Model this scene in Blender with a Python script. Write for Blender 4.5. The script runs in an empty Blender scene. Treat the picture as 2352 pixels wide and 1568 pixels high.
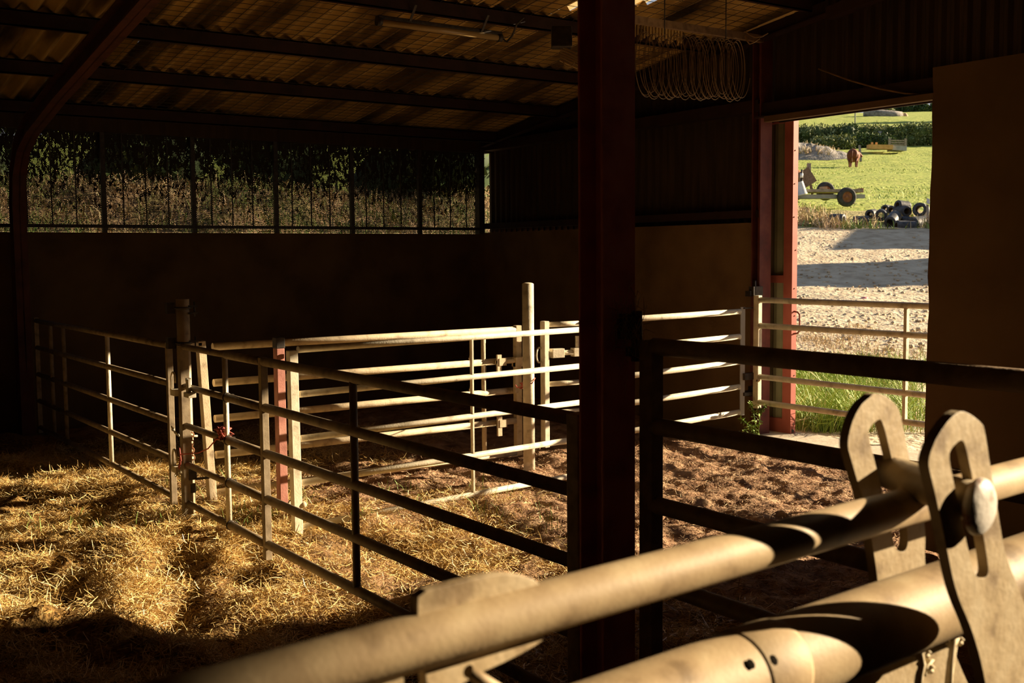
import bpy, bmesh, math, random
import numpy as np
from mathutils import Vector, Matrix
random.seed(7); rng = np.random.default_rng(7)
SC = bpy.context.scene
COL = SC.collection

# ------------------------------------------------------------------ camera
F, PITCH, ROLL, YAW, EYE = 2553.2, -.07778, -.008735, .61729, 1.68
cp, sp, cr, sr = math.cos(PITCH), math.sin(PITCH), math.cos(ROLL), math.sin(ROLL)
CY, SY = math.cos(YAW), math.sin(YAW)
A = (np.array([[cr, -sr, 0], [sr, cr, 0], [0, 0, 1]]) @ np.array([[1, 0, 0], [0, cp, sp], [0, -sp, cp]])
     @ np.array([[CY, -SY, 0], [0, 0, -1], [SY, CY, 0]]))
cam = bpy.data.cameras.new('camera'); cam.sensor_width = 36; cam.lens = F / 2352 * 36
cam.clip_start = .05; cam.clip_end = 2000
cam.dof.use_dof = True; cam.dof.focus_distance = 7.2; cam.dof.aperture_fstop = 8
co = bpy.data.objects.new('camera', cam); COL.objects.link(co)
m = Matrix.Identity(4)
for i in range(3):
    m[i][0], m[i][1], m[i][2] = A[0][i], -A[1][i], -A[2][i]
m[2][3] = EYE
co.matrix_world = m
SC.camera = co
O = np.array([0, 0, EYE])
FW = np.array([SY, CY, 0]); RT = np.array([CY, -SY, 0])

def ray(x, y): return A.T @ np.array([(x - 1176) / F, (y - 784) / F, 1.])
def at(x, y, X=None, Y=None, Z=None, d=None):
    """point of the place seen at photo position x, y on a wall plane X / Y, a level Z or at depth d"""
    v = ray(x, y)
    t = (X / v[0]) if X is not None else (Y / v[1]) if Y is not None else ((Z - EYE) / v[2]) if Z is not None else d
    return O + t * v
def atv(x, y, p, q):
    """on the vertical plane standing over the ground line p-q"""
    n = np.array([q[1] - p[1], p[0] - q[0], 0.]); v = ray(x, y)
    t = (n[0] * p[0] + n[1] * p[1]) / (n @ v)
    return O + t * v

# ------------------------------------------------------------------ noise
_T = rng.random((256, 256))
def vnoise(x, y, s):
    x = np.asarray(x) * s; y = np.asarray(y) * s
    i = np.floor(x).astype(int); j = np.floor(y).astype(int); u = x - i; v = y - j
    u = u * u * (3 - 2 * u); v = v * v * (3 - 2 * v)
    g = lambda a, b: _T[a & 255, b & 255]
    return (g(i, j) * (1 - u) + g(i + 1, j) * u) * (1 - v) + (g(i, j + 1) * (1 - u) + g(i + 1, j + 1) * u) * v - .5
def fbm(x, y, s, o=4, g=.5):
    r = 0; a = 1
    for k in range(o):
        r = r + a * vnoise(np.asarray(x) + 17.3 * k, np.asarray(y) + 9.1 * k, s * 2 ** k); a *= g
    return r

# ------------------------------------------------------------------ materials
MATS = {}
def nd(nt, t, **k):
    n = nt.nodes.new(t)
    for a, b in k.items():
        if a.startswith('i_'):
            n.inputs[int(a[2:]) if a[2:].isdigit() else a[2:].replace('_', ' ')].default_value = b
        else: setattr(n, a, b)
    return n
def ramp(nt, fac, stops):
    n = nt.nodes.new('ShaderNodeValToRGB'); e = n.color_ramp.elements
    while len(e) < len(stops): e.new(.5)
    for el, (p, c) in zip(e, stops): el.position = p; el.color = (*c, 1)
    nt.links.new(fac, n.inputs[0]); return n.outputs[0]
def mat(name, stops, scale=8, rough=.7, metal=0, bump=0, bscale=60, detail=6, stretch=(1, 1, 1), spec=.3, attr=None, dist=.01, coat=None):
    """noise driven colour: stops run through the noise value"""
    M = bpy.data.materials.new(name); M.use_nodes = True; nt = M.node_tree; L = nt.links
    b = nt.nodes['Principled BSDF']; b.inputs['Roughness'].default_value = rough; b.inputs['Metallic'].default_value = metal
    b.inputs['Specular IOR Level'].default_value = spec
    tc = nd(nt, 'ShaderNodeNewGeometry'); mp = nd(nt, 'ShaderNodeMapping'); mp.inputs['Scale'].default_value = stretch
    L.new(tc.outputs['Position'], mp.inputs[0])
    if attr:
        a = nd(nt, 'ShaderNodeAttribute', attribute_name=attr); fac = a.outputs['Fac']
    else:
        n = nd(nt, 'ShaderNodeTexNoise'); n.inputs['Scale'].default_value = scale; n.inputs['Detail'].default_value = detail
        L.new(mp.outputs[0], n.inputs['Vector']); fac = n.outputs['Fac']
    L.new(ramp(nt, fac, stops), b.inputs['Base Color'])
    if bump:
        n2 = nd(nt, 'ShaderNodeTexNoise'); n2.inputs['Scale'].default_value = bscale; n2.inputs['Detail'].default_value = 5
        L.new(mp.outputs[0], n2.inputs['Vector'])
        bp = nd(nt, 'ShaderNodeBump'); bp.inputs['Strength'].default_value = bump; bp.inputs['Distance'].default_value = dist
        L.new(n2.outputs['Fac'], bp.inputs['Height']); L.new(bp.outputs[0], b.inputs['Normal'])
    MATS[name] = M; return M
def G(v): return (v, v, v)
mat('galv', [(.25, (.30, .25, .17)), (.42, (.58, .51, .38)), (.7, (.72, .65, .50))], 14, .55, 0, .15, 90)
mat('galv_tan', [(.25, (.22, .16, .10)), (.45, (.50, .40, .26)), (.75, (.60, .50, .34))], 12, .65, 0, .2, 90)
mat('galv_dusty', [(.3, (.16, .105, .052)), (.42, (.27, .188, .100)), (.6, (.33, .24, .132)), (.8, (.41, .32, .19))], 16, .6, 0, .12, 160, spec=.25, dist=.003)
mat('galv_dirty_shaded', [(.25, (.12, .085, .05)), (.45, (.22, .165, .10)), (.75, (.32, .25, .16))], 16, .6, 0, .1, 90)  # dirty copy of galv, shade of the dark gates darkened into its colour
mat('hole_black', [(.3, (.008, .006, .004)), (.7, (.012, .01, .008))], 30, 1, spec=0)
mat('plate_steel', [(.3, (.17, .115, .058)), (.45, (.285, .21, .115)), (.7, (.35, .275, .17))], 20, .55, 0, .15, 80)
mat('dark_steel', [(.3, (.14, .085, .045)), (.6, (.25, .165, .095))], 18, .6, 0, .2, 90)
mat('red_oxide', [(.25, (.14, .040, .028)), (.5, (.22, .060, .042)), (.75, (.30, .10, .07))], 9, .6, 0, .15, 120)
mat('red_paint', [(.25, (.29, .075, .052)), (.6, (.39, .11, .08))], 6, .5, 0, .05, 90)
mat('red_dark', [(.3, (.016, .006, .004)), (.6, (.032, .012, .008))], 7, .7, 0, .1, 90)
mat('dark_iron', [(.3, (.02, .017, .014)), (.7, (.06, .045, .035))], 30, .5, 0, .1, 90)
mat('steel_bright', [(.3, (.45, .40, .30)), (.7, (.62, .56, .44))], 30, .4, .3)
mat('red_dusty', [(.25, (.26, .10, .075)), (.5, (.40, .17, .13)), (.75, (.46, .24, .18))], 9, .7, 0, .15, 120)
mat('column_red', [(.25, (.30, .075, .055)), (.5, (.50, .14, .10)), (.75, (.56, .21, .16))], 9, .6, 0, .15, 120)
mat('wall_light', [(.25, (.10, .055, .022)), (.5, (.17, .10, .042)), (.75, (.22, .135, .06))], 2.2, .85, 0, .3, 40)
mat('worn_cap', [(.34, (.20, .08, .035)), (.45, (.40, .36, .31)), (.7, (.55, .51, .46))], 24, .5, 0, .15, 80)
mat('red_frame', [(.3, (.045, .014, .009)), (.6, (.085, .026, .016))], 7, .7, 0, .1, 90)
mat('coil_wire', [(.3, (.14, .08, .03)), (.7, (.28, .17, .07))], 12, .45, .2)
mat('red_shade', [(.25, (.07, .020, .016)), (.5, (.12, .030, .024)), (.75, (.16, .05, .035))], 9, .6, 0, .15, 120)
mat('twine_red', [(.3, (.35, .06, .05)), (.7, (.58, .16, .12))], 90, .8)
mat('twine_cream', [(.3, (.45, .36, .22)), (.7, (.66, .56, .38))], 90, .8)
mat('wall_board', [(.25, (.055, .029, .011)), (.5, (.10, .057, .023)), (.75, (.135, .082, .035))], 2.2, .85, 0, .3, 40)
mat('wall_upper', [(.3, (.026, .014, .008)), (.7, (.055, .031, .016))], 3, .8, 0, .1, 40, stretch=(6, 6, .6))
mat('partition', [(.25, (.13, .07, .03)), (.5, (.20, .115, .05)), (.75, (.25, .15, .07))], 1.4, .85, 0, .2, 30)
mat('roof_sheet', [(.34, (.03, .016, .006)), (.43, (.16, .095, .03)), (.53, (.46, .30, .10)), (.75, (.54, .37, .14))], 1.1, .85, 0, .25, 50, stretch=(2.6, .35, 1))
mat('soil', [(.25, (.10, .05, .027)), (.45, (.22, .125, .07)), (.62, (.33, .20, .115)), (.8, (.42, .28, .17))], 5, .95, 0, .9, 45, 8, dist=.02)
mat('straw', [(0, (.26, .13, .035)), (.3, (.56, .35, .11)), (.65, (.78, .56, .22)), (1, (.90, .78, .48))], rough=.42, attr='var', spec=.5)
def floor_mat():
    M = bpy.data.materials.new('floor_mix'); M.use_nodes = True; nt = M.node_tree; L = nt.links; b = nt.nodes['Principled BSDF']
    b.inputs['Roughness'].default_value = .95; b.inputs['Specular IOR Level'].default_value = .2
    g = nd(nt, 'ShaderNodeNewGeometry'); n = nd(nt, 'ShaderNodeTexNoise'); n.inputs['Scale'].default_value = 6; n.inputs['Detail'].default_value = 9; L.new(g.outputs['Position'], n.inputs['Vector'])
    n2 = nd(nt, 'ShaderNodeTexNoise'); n2.inputs['Scale'].default_value = 42; n2.inputs['Detail'].default_value = 6; L.new(g.outputs['Position'], n2.inputs['Vector'])
    s = ramp(nt, n.outputs['Fac'], [(.28, (.13, .065, .033)), (.45, (.30, .17, .095)), (.62, (.44, .28, .165)), (.8, (.54, .37, .23))])
    t = ramp(nt, n2.outputs['Fac'], [(.3, (.05, .026, .008)), (.5, (.19, .105, .03)), (.7, (.34, .21, .07))])
    a = nd(nt, 'ShaderNodeAttribute', attribute_name='var'); mx = nd(nt, 'ShaderNodeMixRGB'); L.new(a.outputs['Fac'], mx.inputs[0]); L.new(s, mx.inputs[1]); L.new(t, mx.inputs[2]); L.new(mx.outputs[0], b.inputs['Base Color'])
    bp = nd(nt, 'ShaderNodeBump'); bp.inputs['Strength'].default_value = .9; bp.inputs['Distance'].default_value = .02; L.new(n2.outputs['Fac'], bp.inputs['Height']); L.new(bp.outputs[0], b.inputs['Normal'])
    MATS['floor_mix'] = M
floor_mat()
mat('chaff', [(0, (.18, .09, .045)), (.5, (.42, .27, .145)), (1, (.66, .49, .30))], rough=.85, attr='var')
mat('sprout', [(0, (.12, .22, .04)), (1, (.28, .42, .10))], rough=.6, attr='var')
mat('grass_blade', [(0, (.16, .24, .04)), (.5, (.30, .42, .08)), (.8, (.48, .55, .16)), (1, (.62, .52, .26))], rough=.6, attr='var')
mat('dry_weed', [(0, (.30, .24, .10)), (.4, (.50, .38, .20)), (.8, (.68, .50, .32)), (1, (.74, .56, .42))], rough=.8, attr='var')
mat('bank_mix', [(0, (.09, .16, .035)), (.35, (.22, .25, .075)), (.55, (.38, .27, .14)), (.8, (.52, .36, .22)), (1, (.60, .46, .26))], rough=.8, attr='var')
mat('weed_green', [(0, (.10, .17, .03)), (1, (.30, .40, .10))], rough=.7, attr='var')
mat('leaf_dark', [(0, (.035, .06, .02)), (.6, (.09, .14, .04)), (1, (.20, .24, .09))], rough=.7, attr='var')
mat('leaf_hedge', [(0, (.07, .10, .03)), (.5, (.22, .25, .09)), (1, (.46, .45, .22))], rough=.7, attr='var')
mat('gravel', [(.28, (.34, .26, .17)), (.45, (.52, .41, .28)), (.65, (.63, .52, .37))], 2.5, .95, 0, 1, 9, 8, dist=.08)
mat('field', [(.25, (.13, .19, .025)), (.42, (.26, .32, .05)), (.6, (.36, .39, .08)), (.8, (.47, .43, .15))], 1.6, .9, 0, 1, 5, 8, dist=.12)
mat('verge', [(.3, (.14, .17, .04)), (.42, (.30, .27, .10)), (.55, (.42, .34, .16)), (.72, (.36, .38, .10))], 1.8, .95, 0, 1, 10, 8, dist=.08)
mat('bank', [(.25, (.10, .12, .03)), (.42, (.26, .20, .09)), (.55, (.42, .27, .15)), (.75, (.55, .40, .22))], 2.5, .95, 0, 1, 12, 8, stretch=(.7, 1, 1.6), dist=.1)
mat('rubble', [(.3, (.16, .14, .12)), (.6, (.34, .31, .28))], 3, .95, 0, 1, 8, dist=.1)
mat('bull_coat', [(.3, (.10, .026, .012)), (.7, (.19, .05, .022))], 4, .7)
mat('bull_dark', [(.3, (.02, .012, .01)), (.7, (.05, .03, .02))], 4, .6)
mat('white_plastic', [(.3, (.62, .62, .60)), (.7, (.75, .75, .73))], 9, .4)
mat('tyre', [(.3, (.03, .03, .03)), (.7, (.07, .068, .065))], 9, .8)
mat('roll_black', [(.3, (.035, .036, .042)), (.7, (.085, .086, .095))], 9, .55, 0, .5, 14)
mat('roll_inside', [(.3, (.05, .03, .015)), (.7, (.11, .07, .035))], 9, .9)
mat('rust', [(.3, (.20, .08, .035)), (.7, (.36, .16, .07))], 9, .8)
mat('old_wood', [(.3, (.20, .16, .12)), (.7, (.40, .34, .27))], 3, .9, 0, .3, 20, stretch=(3, 3, 3))
mat('orange_wood', [(.3, (.55, .30, .09)), (.7, (.70, .42, .15))], 4, .8)
mat('grey_metal', [(.3, (.30, .31, .31)), (.7, (.42, .42, .42))], 4, .6)
mat('tan_face', [(.3, (.40, .25, .13)), (.7, (.56, .38, .22))], 1, .9)
mat('lamp_tube', [(.3, (.30, .20, .08)), (.7, (.36, .25, .11))], 4, .25)
mat('green_sheet', [(.3, (.22, .22, .13)), (.7, (.34, .33, .21))], 5, .6)
mat('concrete', [(.3, (.42, .34, .25)), (.7, (.60, .52, .40))], 4, .9, 0, .4, 30)
mat('sign_dark', [(.3, (.05, .06, .08)), (.7, (.09, .10, .12))], 9, .6)
mat('pink_bag', [(.3, (.62, .22, .24)), (.7, (.72, .32, .33))], 9, .6)

def net_material():
    """perforated windbreak netting: rows of small real openings, partly clogged with dirt"""
    M = bpy.data.materials.new('windbreak_net'); M.use_nodes = True; nt = M.node_tree; L = nt.links
    b = nt.nodes['Principled BSDF']; b.inputs['Base Color'].default_value = (.02, .014, .01, 1); b.inputs['Roughness'].default_value = .9
    out = nt.nodes['Material Output']
    g = nd(nt, 'ShaderNodeNewGeometry'); sx = nd(nt, 'ShaderNodeSeparateXYZ'); L.new(g.outputs['Position'], sx.inputs[0])
    def mth(op, a, c=None, d=None):
        n = nd(nt, 'ShaderNodeMath', operation=op)
        for i, q in enumerate((a, c, d)):
            if q is None: continue
            if isinstance(q, (int, float)): n.inputs[i].default_value = q
            else: L.new(q, n.inputs[i])
        return n.outputs[0]
    zz = mth('MULTIPLY', sx.outputs['Z'], 1 / .0108); row = mth('FLOOR', zz); fz = mth('SUBTRACT', mth('SUBTRACT', zz, row), .5)
    odd = mth('MULTIPLY', mth('MODULO', row, 2.), .5)
    xx = mth('ADD', mth('MULTIPLY', sx.outputs['X'], 1 / .0125), odd); fx = mth('SUBTRACT', mth('FRACT', xx), .5)
    r2 = mth('ADD', mth('MULTIPLY', fx, fx), mth('MULTIPLY', fz, fz)); hole = mth('LESS_THAN', r2, .075)
    n = nd(nt, 'ShaderNodeTexNoise'); n.inputs['Scale'].default_value = 34; n.inputs['Detail'].default_value = 8; n.inputs['Roughness'].default_value = .75
    mp = nd(nt, 'ShaderNodeMapping'); mp.inputs['Scale'].default_value = (1, 1, .45); L.new(g.outputs['Position'], mp.inputs[0]); L.new(mp.outputs[0], n.inputs['Vector'])
    hz = mth('SUBTRACT', mth('MULTIPLY', sx.outputs['Z'], .21), .42)        # more dirt caught towards the top
    clog = mth('GREATER_THAN', n.outputs['Fac'], mth('SUBTRACT', .615, hz))
    openf = mth('MULTIPLY', hole, mth('SUBTRACT', 1., clog))
    t = nd(nt, 'ShaderNodeBsdfTransparent'); mx = nd(nt, 'ShaderNodeMixShader')
    L.new(openf, mx.inputs[0]); L.new(b.outputs[0], mx.inputs[1]); L.new(t.outputs[0], mx.inputs[2]); L.new(mx.outputs[0], out.inputs[0])
    MATS['windbreak_net'] = M
net_material()

# ------------------------------------------------------------------ mesh builder
class MB:
    def __init__(s): s.v = []; s.f = []; s.sm = []
    def add(s, vs, fs, smooth=False):
        o = len(s.v); s.v += [tuple(map(float, q)) for q in vs]
        for f in fs: s.f.append(tuple(i + o for i in f)); s.sm.append(smooth)
        return s
    def box(s, c, sx, sy, sz, u=(1, 0, 0), w=(0, 0, 1)):
        """box round c; sx along u, sz along w"""
        u = np.array(u, float); u /= np.linalg.norm(u); w = np.array(w, float); w /= np.linalg.norm(w); v = np.cross(w, u); v /= np.linalg.norm(v)
        c = np.array(c, float); q = []
        for a in (-.5, .5):
            for b in (-.5, .5):
                for d in (-.5, .5): q.append(c + a * sx * u + b * sy * v + d * sz * w)
        return s.add(q, [(0, 1, 3, 2), (4, 6, 7, 5), (0, 4, 5, 1), (2, 3, 7, 6), (0, 2, 6, 4), (1, 5, 7, 3)])
    def aabb(s, x0, x1, y0, y1, z0, z1): return s.box(((x0 + x1) / 2, (y0 + y1) / 2, (z0 + z1) / 2), x1 - x0, y1 - y0, z1 - z0)
    def bar(s, p, q, a, b, up=(0, 0, 1)):
        """rectangular bar from p to q: a wide, b along up"""
        p = np.array(p, float); q = np.array(q, float); d = q - p; L = np.linalg.norm(d); d = d / L
        up = np.array(up, float); up = up - d * (up @ d); up /= np.linalg.norm(up)
        return s.box((p + q) / 2, L, a, b, d, up)
    def tube(s, pts, r, n=16, cap=True, closed=False):
        pts = [np.array(p, float) for p in pts]; K = len(pts)
        rr = r if isinstance(r, (list, tuple)) else [r] * K
        vs = []; prev = None
        for i, p in enumerate(pts):
            if closed: d = pts[(i + 1) % K] - pts[i - 1]
            else: d = pts[min(i + 1, K - 1)] - pts[max(i - 1, 0)]
            d = d / (np.linalg.norm(d) + 1e-12)
            if prev is None:
                h = np.array([0, 0, 1.]) if abs(d[2]) < .9 else np.array([1., 0, 0])
            else: h = prev
            e = h - d * (h @ d); e /= np.linalg.norm(e); prev = e; g = np.cross(d, e)
            for k in range(n):
                t = 2 * math.pi * k / n; vs.append(p + rr[i] * (math.cos(t) * e + math.sin(t) * g))
        fs = []
        for i in range(K if closed else K - 1):
            j = (i + 1) % K
            for k in range(n): fs.append((i * n + k, i * n + (k + 1) % n, j * n + (k + 1) % n, j * n + k))
        s.add(vs, fs, True)
        if cap and not closed:
            o = len(s.v) - K * n
            for b in (list(range(n))[::-1], [(K - 1) * n + k for k in range(n)]):
                s.f.append(tuple(o + k for k in b)); s.sm.append(False)
        return s
    def lathe(s, prof, c, ax, n=24):
        """profile (radius, along) turned round the axis ax through c"""
        ax = np.array(ax, float); ax /= np.linalg.norm(ax); h = np.array([0, 0, 1.]) if abs(ax[2]) < .9 else np.array([1., 0, 0])
        e = h - ax * (h @ ax); e /= np.linalg.norm(e); g = np.cross(ax, e); c = np.array(c, float); vs = []
        for r, a in prof:
            for k in range(n):
                t = 2 * math.pi * k / n; vs.append(c + a * ax + r * (math.cos(t) * e + math.sin(t) * g))
        fs = [(i * n + k, i * n + (k + 1) % n, (i + 1) * n + (k + 1) % n, (i + 1) * n + k) for i in range(len(prof) - 1) for k in range(n)]
        return s.add(vs, fs, True)
    def ball(s, c, r, n=12, sc=(1, 1, 1)):
        c = np.array(c, float); vs = []; K = n // 2 + 1
        for i in range(K):
            a = math.pi * i / (K - 1)
            for k in range(n):
                t = 2 * math.pi * k / n
                vs.append(c + r * np.array([sc[0] * math.sin(a) * math.cos(t), sc[1] * math.sin(a) * math.sin(t), sc[2] * math.cos(a)]))
        return s.add(vs, [(i * n + k, i * n + (k + 1) % n, (i + 1) * n + (k + 1) % n, (i + 1) * n + k) for i in range(K - 1) for k in range(n)], True)
    def build(s, name, m, parent=None, bevel=0):
        o = link(name, s.v, s.f, m, parent)
        o.data.polygons.foreach_set('use_smooth', s.sm)
        if bevel:
            b = o.modifiers.new('bevel', 'BEVEL'); b.width = bevel; b.segments = 2; b.limit_method = 'ANGLE'; b.angle_limit = .9
        return o
def base_of(o):
    while o.parent: o = o.parent
    return np.array(o.location)
def link(name, v, f, m, parent=None):
    v = np.asarray(v, dtype=float)
    if parent is not None: v = v - base_of(parent)
    me = bpy.data.meshes.new(name); me.from_pydata(v.tolist(), [], f); me.update()
    me.materials.append(MATS[m] if isinstance(m, str) else m)
    o = bpy.data.objects.new(name, me); COL.objects.link(o)
    if parent is not None: o.parent = parent
    return o
def tag(o, label=None, cat=None, group=None, kind=None):
    if label: o['label'] = label
    if cat: o['category'] = cat
    if group: o['group'] = group
    if kind: o['kind'] = kind
    return o
def thing(name, label, cat, loc, group=None):
    o = bpy.data.objects.new(name, None); o.empty_display_size = .1; COL.objects.link(o); o.location = tuple(map(float, loc))
    return tag(o, label, cat, group)
def struct(name, mb, m, parent=None):
    o = mb.build(name, m, parent)
    if parent is None: o['kind'] = 'structure'
    return o
def cloud(name, v, nper, m, var=None, faces=None):
    """many loose strips in one mesh: v (n, nper, 3)"""
    n = len(v); me = bpy.data.meshes.new(name); vv = v.reshape(-1, 3)
    fl = np.array(faces); k = fl.shape[0]
    idx = (np.arange(n)[:, None, None] * nper + fl[None]).reshape(-1)
    me.vertices.add(len(vv)); me.vertices.foreach_set('co', vv.astype(np.float32).ravel())
    me.loops.add(len(idx)); me.loops.foreach_set('vertex_index', idx.astype(np.int32))
    me.polygons.add(n * k); me.polygons.foreach_set('loop_start', np.arange(0, len(idx), 4, dtype=np.int32))
    me.polygons.foreach_set('loop_total', np.full(n * k, 4, dtype=np.int32))
    me.update(calc_edges=True)
    if var is not None:
        a = me.attributes.new('var', 'FLOAT', 'POINT'); a.data.foreach_set('value', np.repeat(var, nper).astype(np.float32))
    me.materials.append(MATS[m]); o = bpy.data.objects.new(name, me); COL.objects.link(o)
    return o
def strips(p, yaw, pitch, length, width, bend):
    """p (n,3) root; two-segment ribbons, six points each"""
    d0 = np.stack([np.cos(yaw) * np.cos(pitch), np.sin(yaw) * np.cos(pitch), np.sin(pitch)], 1)
    p2 = pitch + bend
    d1 = np.stack([np.cos(yaw) * np.cos(p2), np.sin(yaw) * np.cos(p2), np.sin(p2)], 1)
    w = np.stack([-np.sin(yaw), np.cos(yaw), rng.normal(0, .6, len(p))], 1); w /= np.linalg.norm(w, axis=1)[:, None]; w = w * width[:, None] / 2
    a = p; b = p + d0 * length[:, None] / 2; c = b + d1 * length[:, None] / 2
    return np.stack([a - w, a + w, b - w, b + w, c - w * .5, c + w * .5], 1)
SF = [(0, 1, 3, 2), (2, 3, 5, 4)]

# ------------------------------------------------------------------ light
SUN_H = np.array([.939, -.343]); SUN_T = .325
w = bpy.data.worlds.new('sky'); SC.world = w; w.use_nodes = True; nt = w.node_tree
bg = nt.nodes['Background']; tc = nd(nt, 'ShaderNodeTexCoord'); sx = nd(nt, 'ShaderNodeSeparateXYZ'); nt.links.new(tc.outputs['Generated'], sx.inputs[0])
nt.links.new(ramp(nt, sx.outputs['Z'], [(0, (.95, .95, .93)), (.15, (.80, .86, .95)), (.6, (.40, .52, .75))]), bg.inputs[0])
bg.inputs[1].default_value = .52
sl = bpy.data.lights.new('sun', 'SUN'); sl.energy = 17.5; sl.angle = math.radians(.6); sl.color = (1, .80, .53)
so = bpy.data.objects.new('sun', sl); COL.objects.link(so)
sd = Vector((SUN_H[0], SUN_H[1], SUN_T)).normalized()
so.rotation_euler = sd.to_track_quat('Z', 'Y').to_euler(); so.location = (30, -11, 12)
SC.view_settings.view_transform = 'Standard'; SC.view_settings.look = 'None'; SC.view_settings.exposure = 0; SC.view_settings.gamma = 1
SC.view_settings.use_curve_mapping = False
SC.cycles.use_denoising = True; SC.cycles.max_bounces = 8; SC.cycles.diffuse_bounces = 4; SC.cycles.transparent_max_bounces = 12
SC.cycles.sample_clamp_indirect = 4; SC.cycles.caustics_reflective = False; SC.cycles.caustics_refractive = False

# ------------------------------------------------------------------ barn shell
GX, BY = 7.75, 11.49            # gable wall, back wall
def roofz(y): return 3.1 + .147 * (11.45 - y) if y > 1 else 4.636 - .147 * (1 - y)
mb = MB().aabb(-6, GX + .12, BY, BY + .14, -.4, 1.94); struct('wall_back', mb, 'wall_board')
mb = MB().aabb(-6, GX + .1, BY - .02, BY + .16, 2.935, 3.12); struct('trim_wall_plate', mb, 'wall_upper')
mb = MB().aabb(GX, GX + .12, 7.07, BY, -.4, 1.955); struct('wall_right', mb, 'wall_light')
# cladding above the boards: upright ribs
def ribbed(x, y0, y1, z0, zt, pitch=.11, dep=.03):
    n = int((y1 - y0) / pitch * 4); vs = []; fs = []
    for i in range(n + 1):
        y = y0 + (y1 - y0) * i / n; q = x + dep * (1 if (i % 4) in (1, 2) else 0)
        vs += [(q, y, z0), (q, y, zt(y))]
    fs = [(2 * i, 2 * i + 2, 2 * i + 3, 2 * i + 1) for i in range(n)]
    return vs, fs
mb = MB()
mb.add(*ribbed(7.87, -2.25, -.5, -.3, lambda y: 3.05))  # panel below an unseen high opening, added to let sun onto the barrier
for a in ((7.87, 7.0, BY + .1, 1.95, roofz), (7.87, 2.3, 7.0, 2.86, roofz), (7.87, -.5, 2.3, -.3, roofz), (7.87, -2.25, -.5, 3.95, roofz), (7.87, -9.5, -2.25, -.3, roofz)):
    mb.add(*ribbed(*a))
struct('wall_right_cladding', mb, 'wall_upper')
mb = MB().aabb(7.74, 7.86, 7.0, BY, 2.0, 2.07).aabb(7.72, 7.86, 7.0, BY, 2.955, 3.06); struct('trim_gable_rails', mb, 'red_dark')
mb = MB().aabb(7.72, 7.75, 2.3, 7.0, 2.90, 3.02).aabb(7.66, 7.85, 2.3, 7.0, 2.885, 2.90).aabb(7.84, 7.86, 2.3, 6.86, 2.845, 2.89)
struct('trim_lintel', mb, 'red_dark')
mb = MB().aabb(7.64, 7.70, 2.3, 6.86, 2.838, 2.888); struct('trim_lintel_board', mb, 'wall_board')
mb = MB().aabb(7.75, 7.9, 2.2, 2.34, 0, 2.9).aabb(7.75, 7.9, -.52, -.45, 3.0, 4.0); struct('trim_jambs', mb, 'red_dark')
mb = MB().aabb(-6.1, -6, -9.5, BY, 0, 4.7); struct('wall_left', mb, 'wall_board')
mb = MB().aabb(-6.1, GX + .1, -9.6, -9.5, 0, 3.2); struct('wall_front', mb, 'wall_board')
# partition of sheets that hides the right of the doorway
mb = MB(); n = 40
ys = [.4] * 2 + [3.70] * 2
edge = []
for i in range(n + 1):
    z = 2.68 * i / n; edge.append(3.695 + .012 * vnoise(z, 3.1, 9) + .004 * vnoise(z, 1.1, 40))
vs = []
for i in range(n + 1):
    z = 2.68 * i / n; vs += [(5.46, .4, z), (5.46, edge[i], z), (5.53, edge[i], z), (5.53, .4, z)]
fs = [(4 * i + k, 4 * i + (k + 1) % 4, 4 * i + 4 + (k + 1) % 4, 4 * i + 4 + k) for i in range(n) for k in range(4)] + [(3, 2, 1, 0), (4 * n, 4 * n + 1, 4 * n + 2, 4 * n + 3)]
mb.add(vs, fs); struct('wall_partition', mb, 'partition')

# roof: corrugated sheets in rows that lap, a slot left open where a sheet has slipped
xs = np.arange(-6.2, 8.05, .146 / 8); hs = .030 * np.cos(xs / .146 * 2 * math.pi)
rows = [11.9, 10.6, 9.35, 8.2, 7.52, 7.2, 6.45, 5.6, 4.2, 2.6, 1.0]
vs = []; fs = []
def sheet_row(y0, y1, zf, lift):
    o = len(vs); n = len(xs)
    for y, l in ((y0, 0), (y1, lift)):
        for x, h in zip(xs, hs): vs.append((x, y, zf(y) + h + l + .03))
    for i in range(n - 1):
        if (abs(y0 - 7.52) < .01 and 5.84 < xs[i] < 5.93) or (abs(y0 - 7.2) < .01 and 6.26 < xs[i] < 6.46): continue
        fs.append((o + i, o + i + 1, o + n + i + 1, o + n + i))
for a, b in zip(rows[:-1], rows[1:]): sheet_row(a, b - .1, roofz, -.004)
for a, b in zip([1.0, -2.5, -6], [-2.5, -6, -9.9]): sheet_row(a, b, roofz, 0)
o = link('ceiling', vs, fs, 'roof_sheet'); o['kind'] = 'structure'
o.data.polygons.foreach_set('use_smooth', [True] * len(fs))
M = bpy.data.materials.new('rooflight'); M.use_nodes = True; nt = M.node_tree; tl = nd(nt, 'ShaderNodeBsdfTranslucent'); tl.inputs[0].default_value = (.95, .78, .5, 1)
tp_ = nd(nt, 'ShaderNodeBsdfTransparent'); tp_.inputs[0].default_value = (.9, .72, .45, 1); mx = nd(nt, 'ShaderNodeMixShader'); mx.inputs[0].default_value = .6
nt.links.new(tl.outputs[0], mx.inputs[1]); nt.links.new(tp_.outputs[0], mx.inputs[2]); nt.links.new(mx.outputs[0], nt.nodes['Material Output'].inputs[0]); MATS['rooflight'] = M
mb = MB()
for x0, x1, y0, y1 in ((5.8, 5.98, 7.16, 7.56), (6.22, 6.5, 6.4, 7.24)): mb.bar(((x0 + x1) / 2, y0, roofz(y0) + .066), ((x0 + x1) / 2, y1, roofz(y1) + .066), x1 - x0, .003)
struct('trim_rooflight', mb, 'rooflight')
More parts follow.
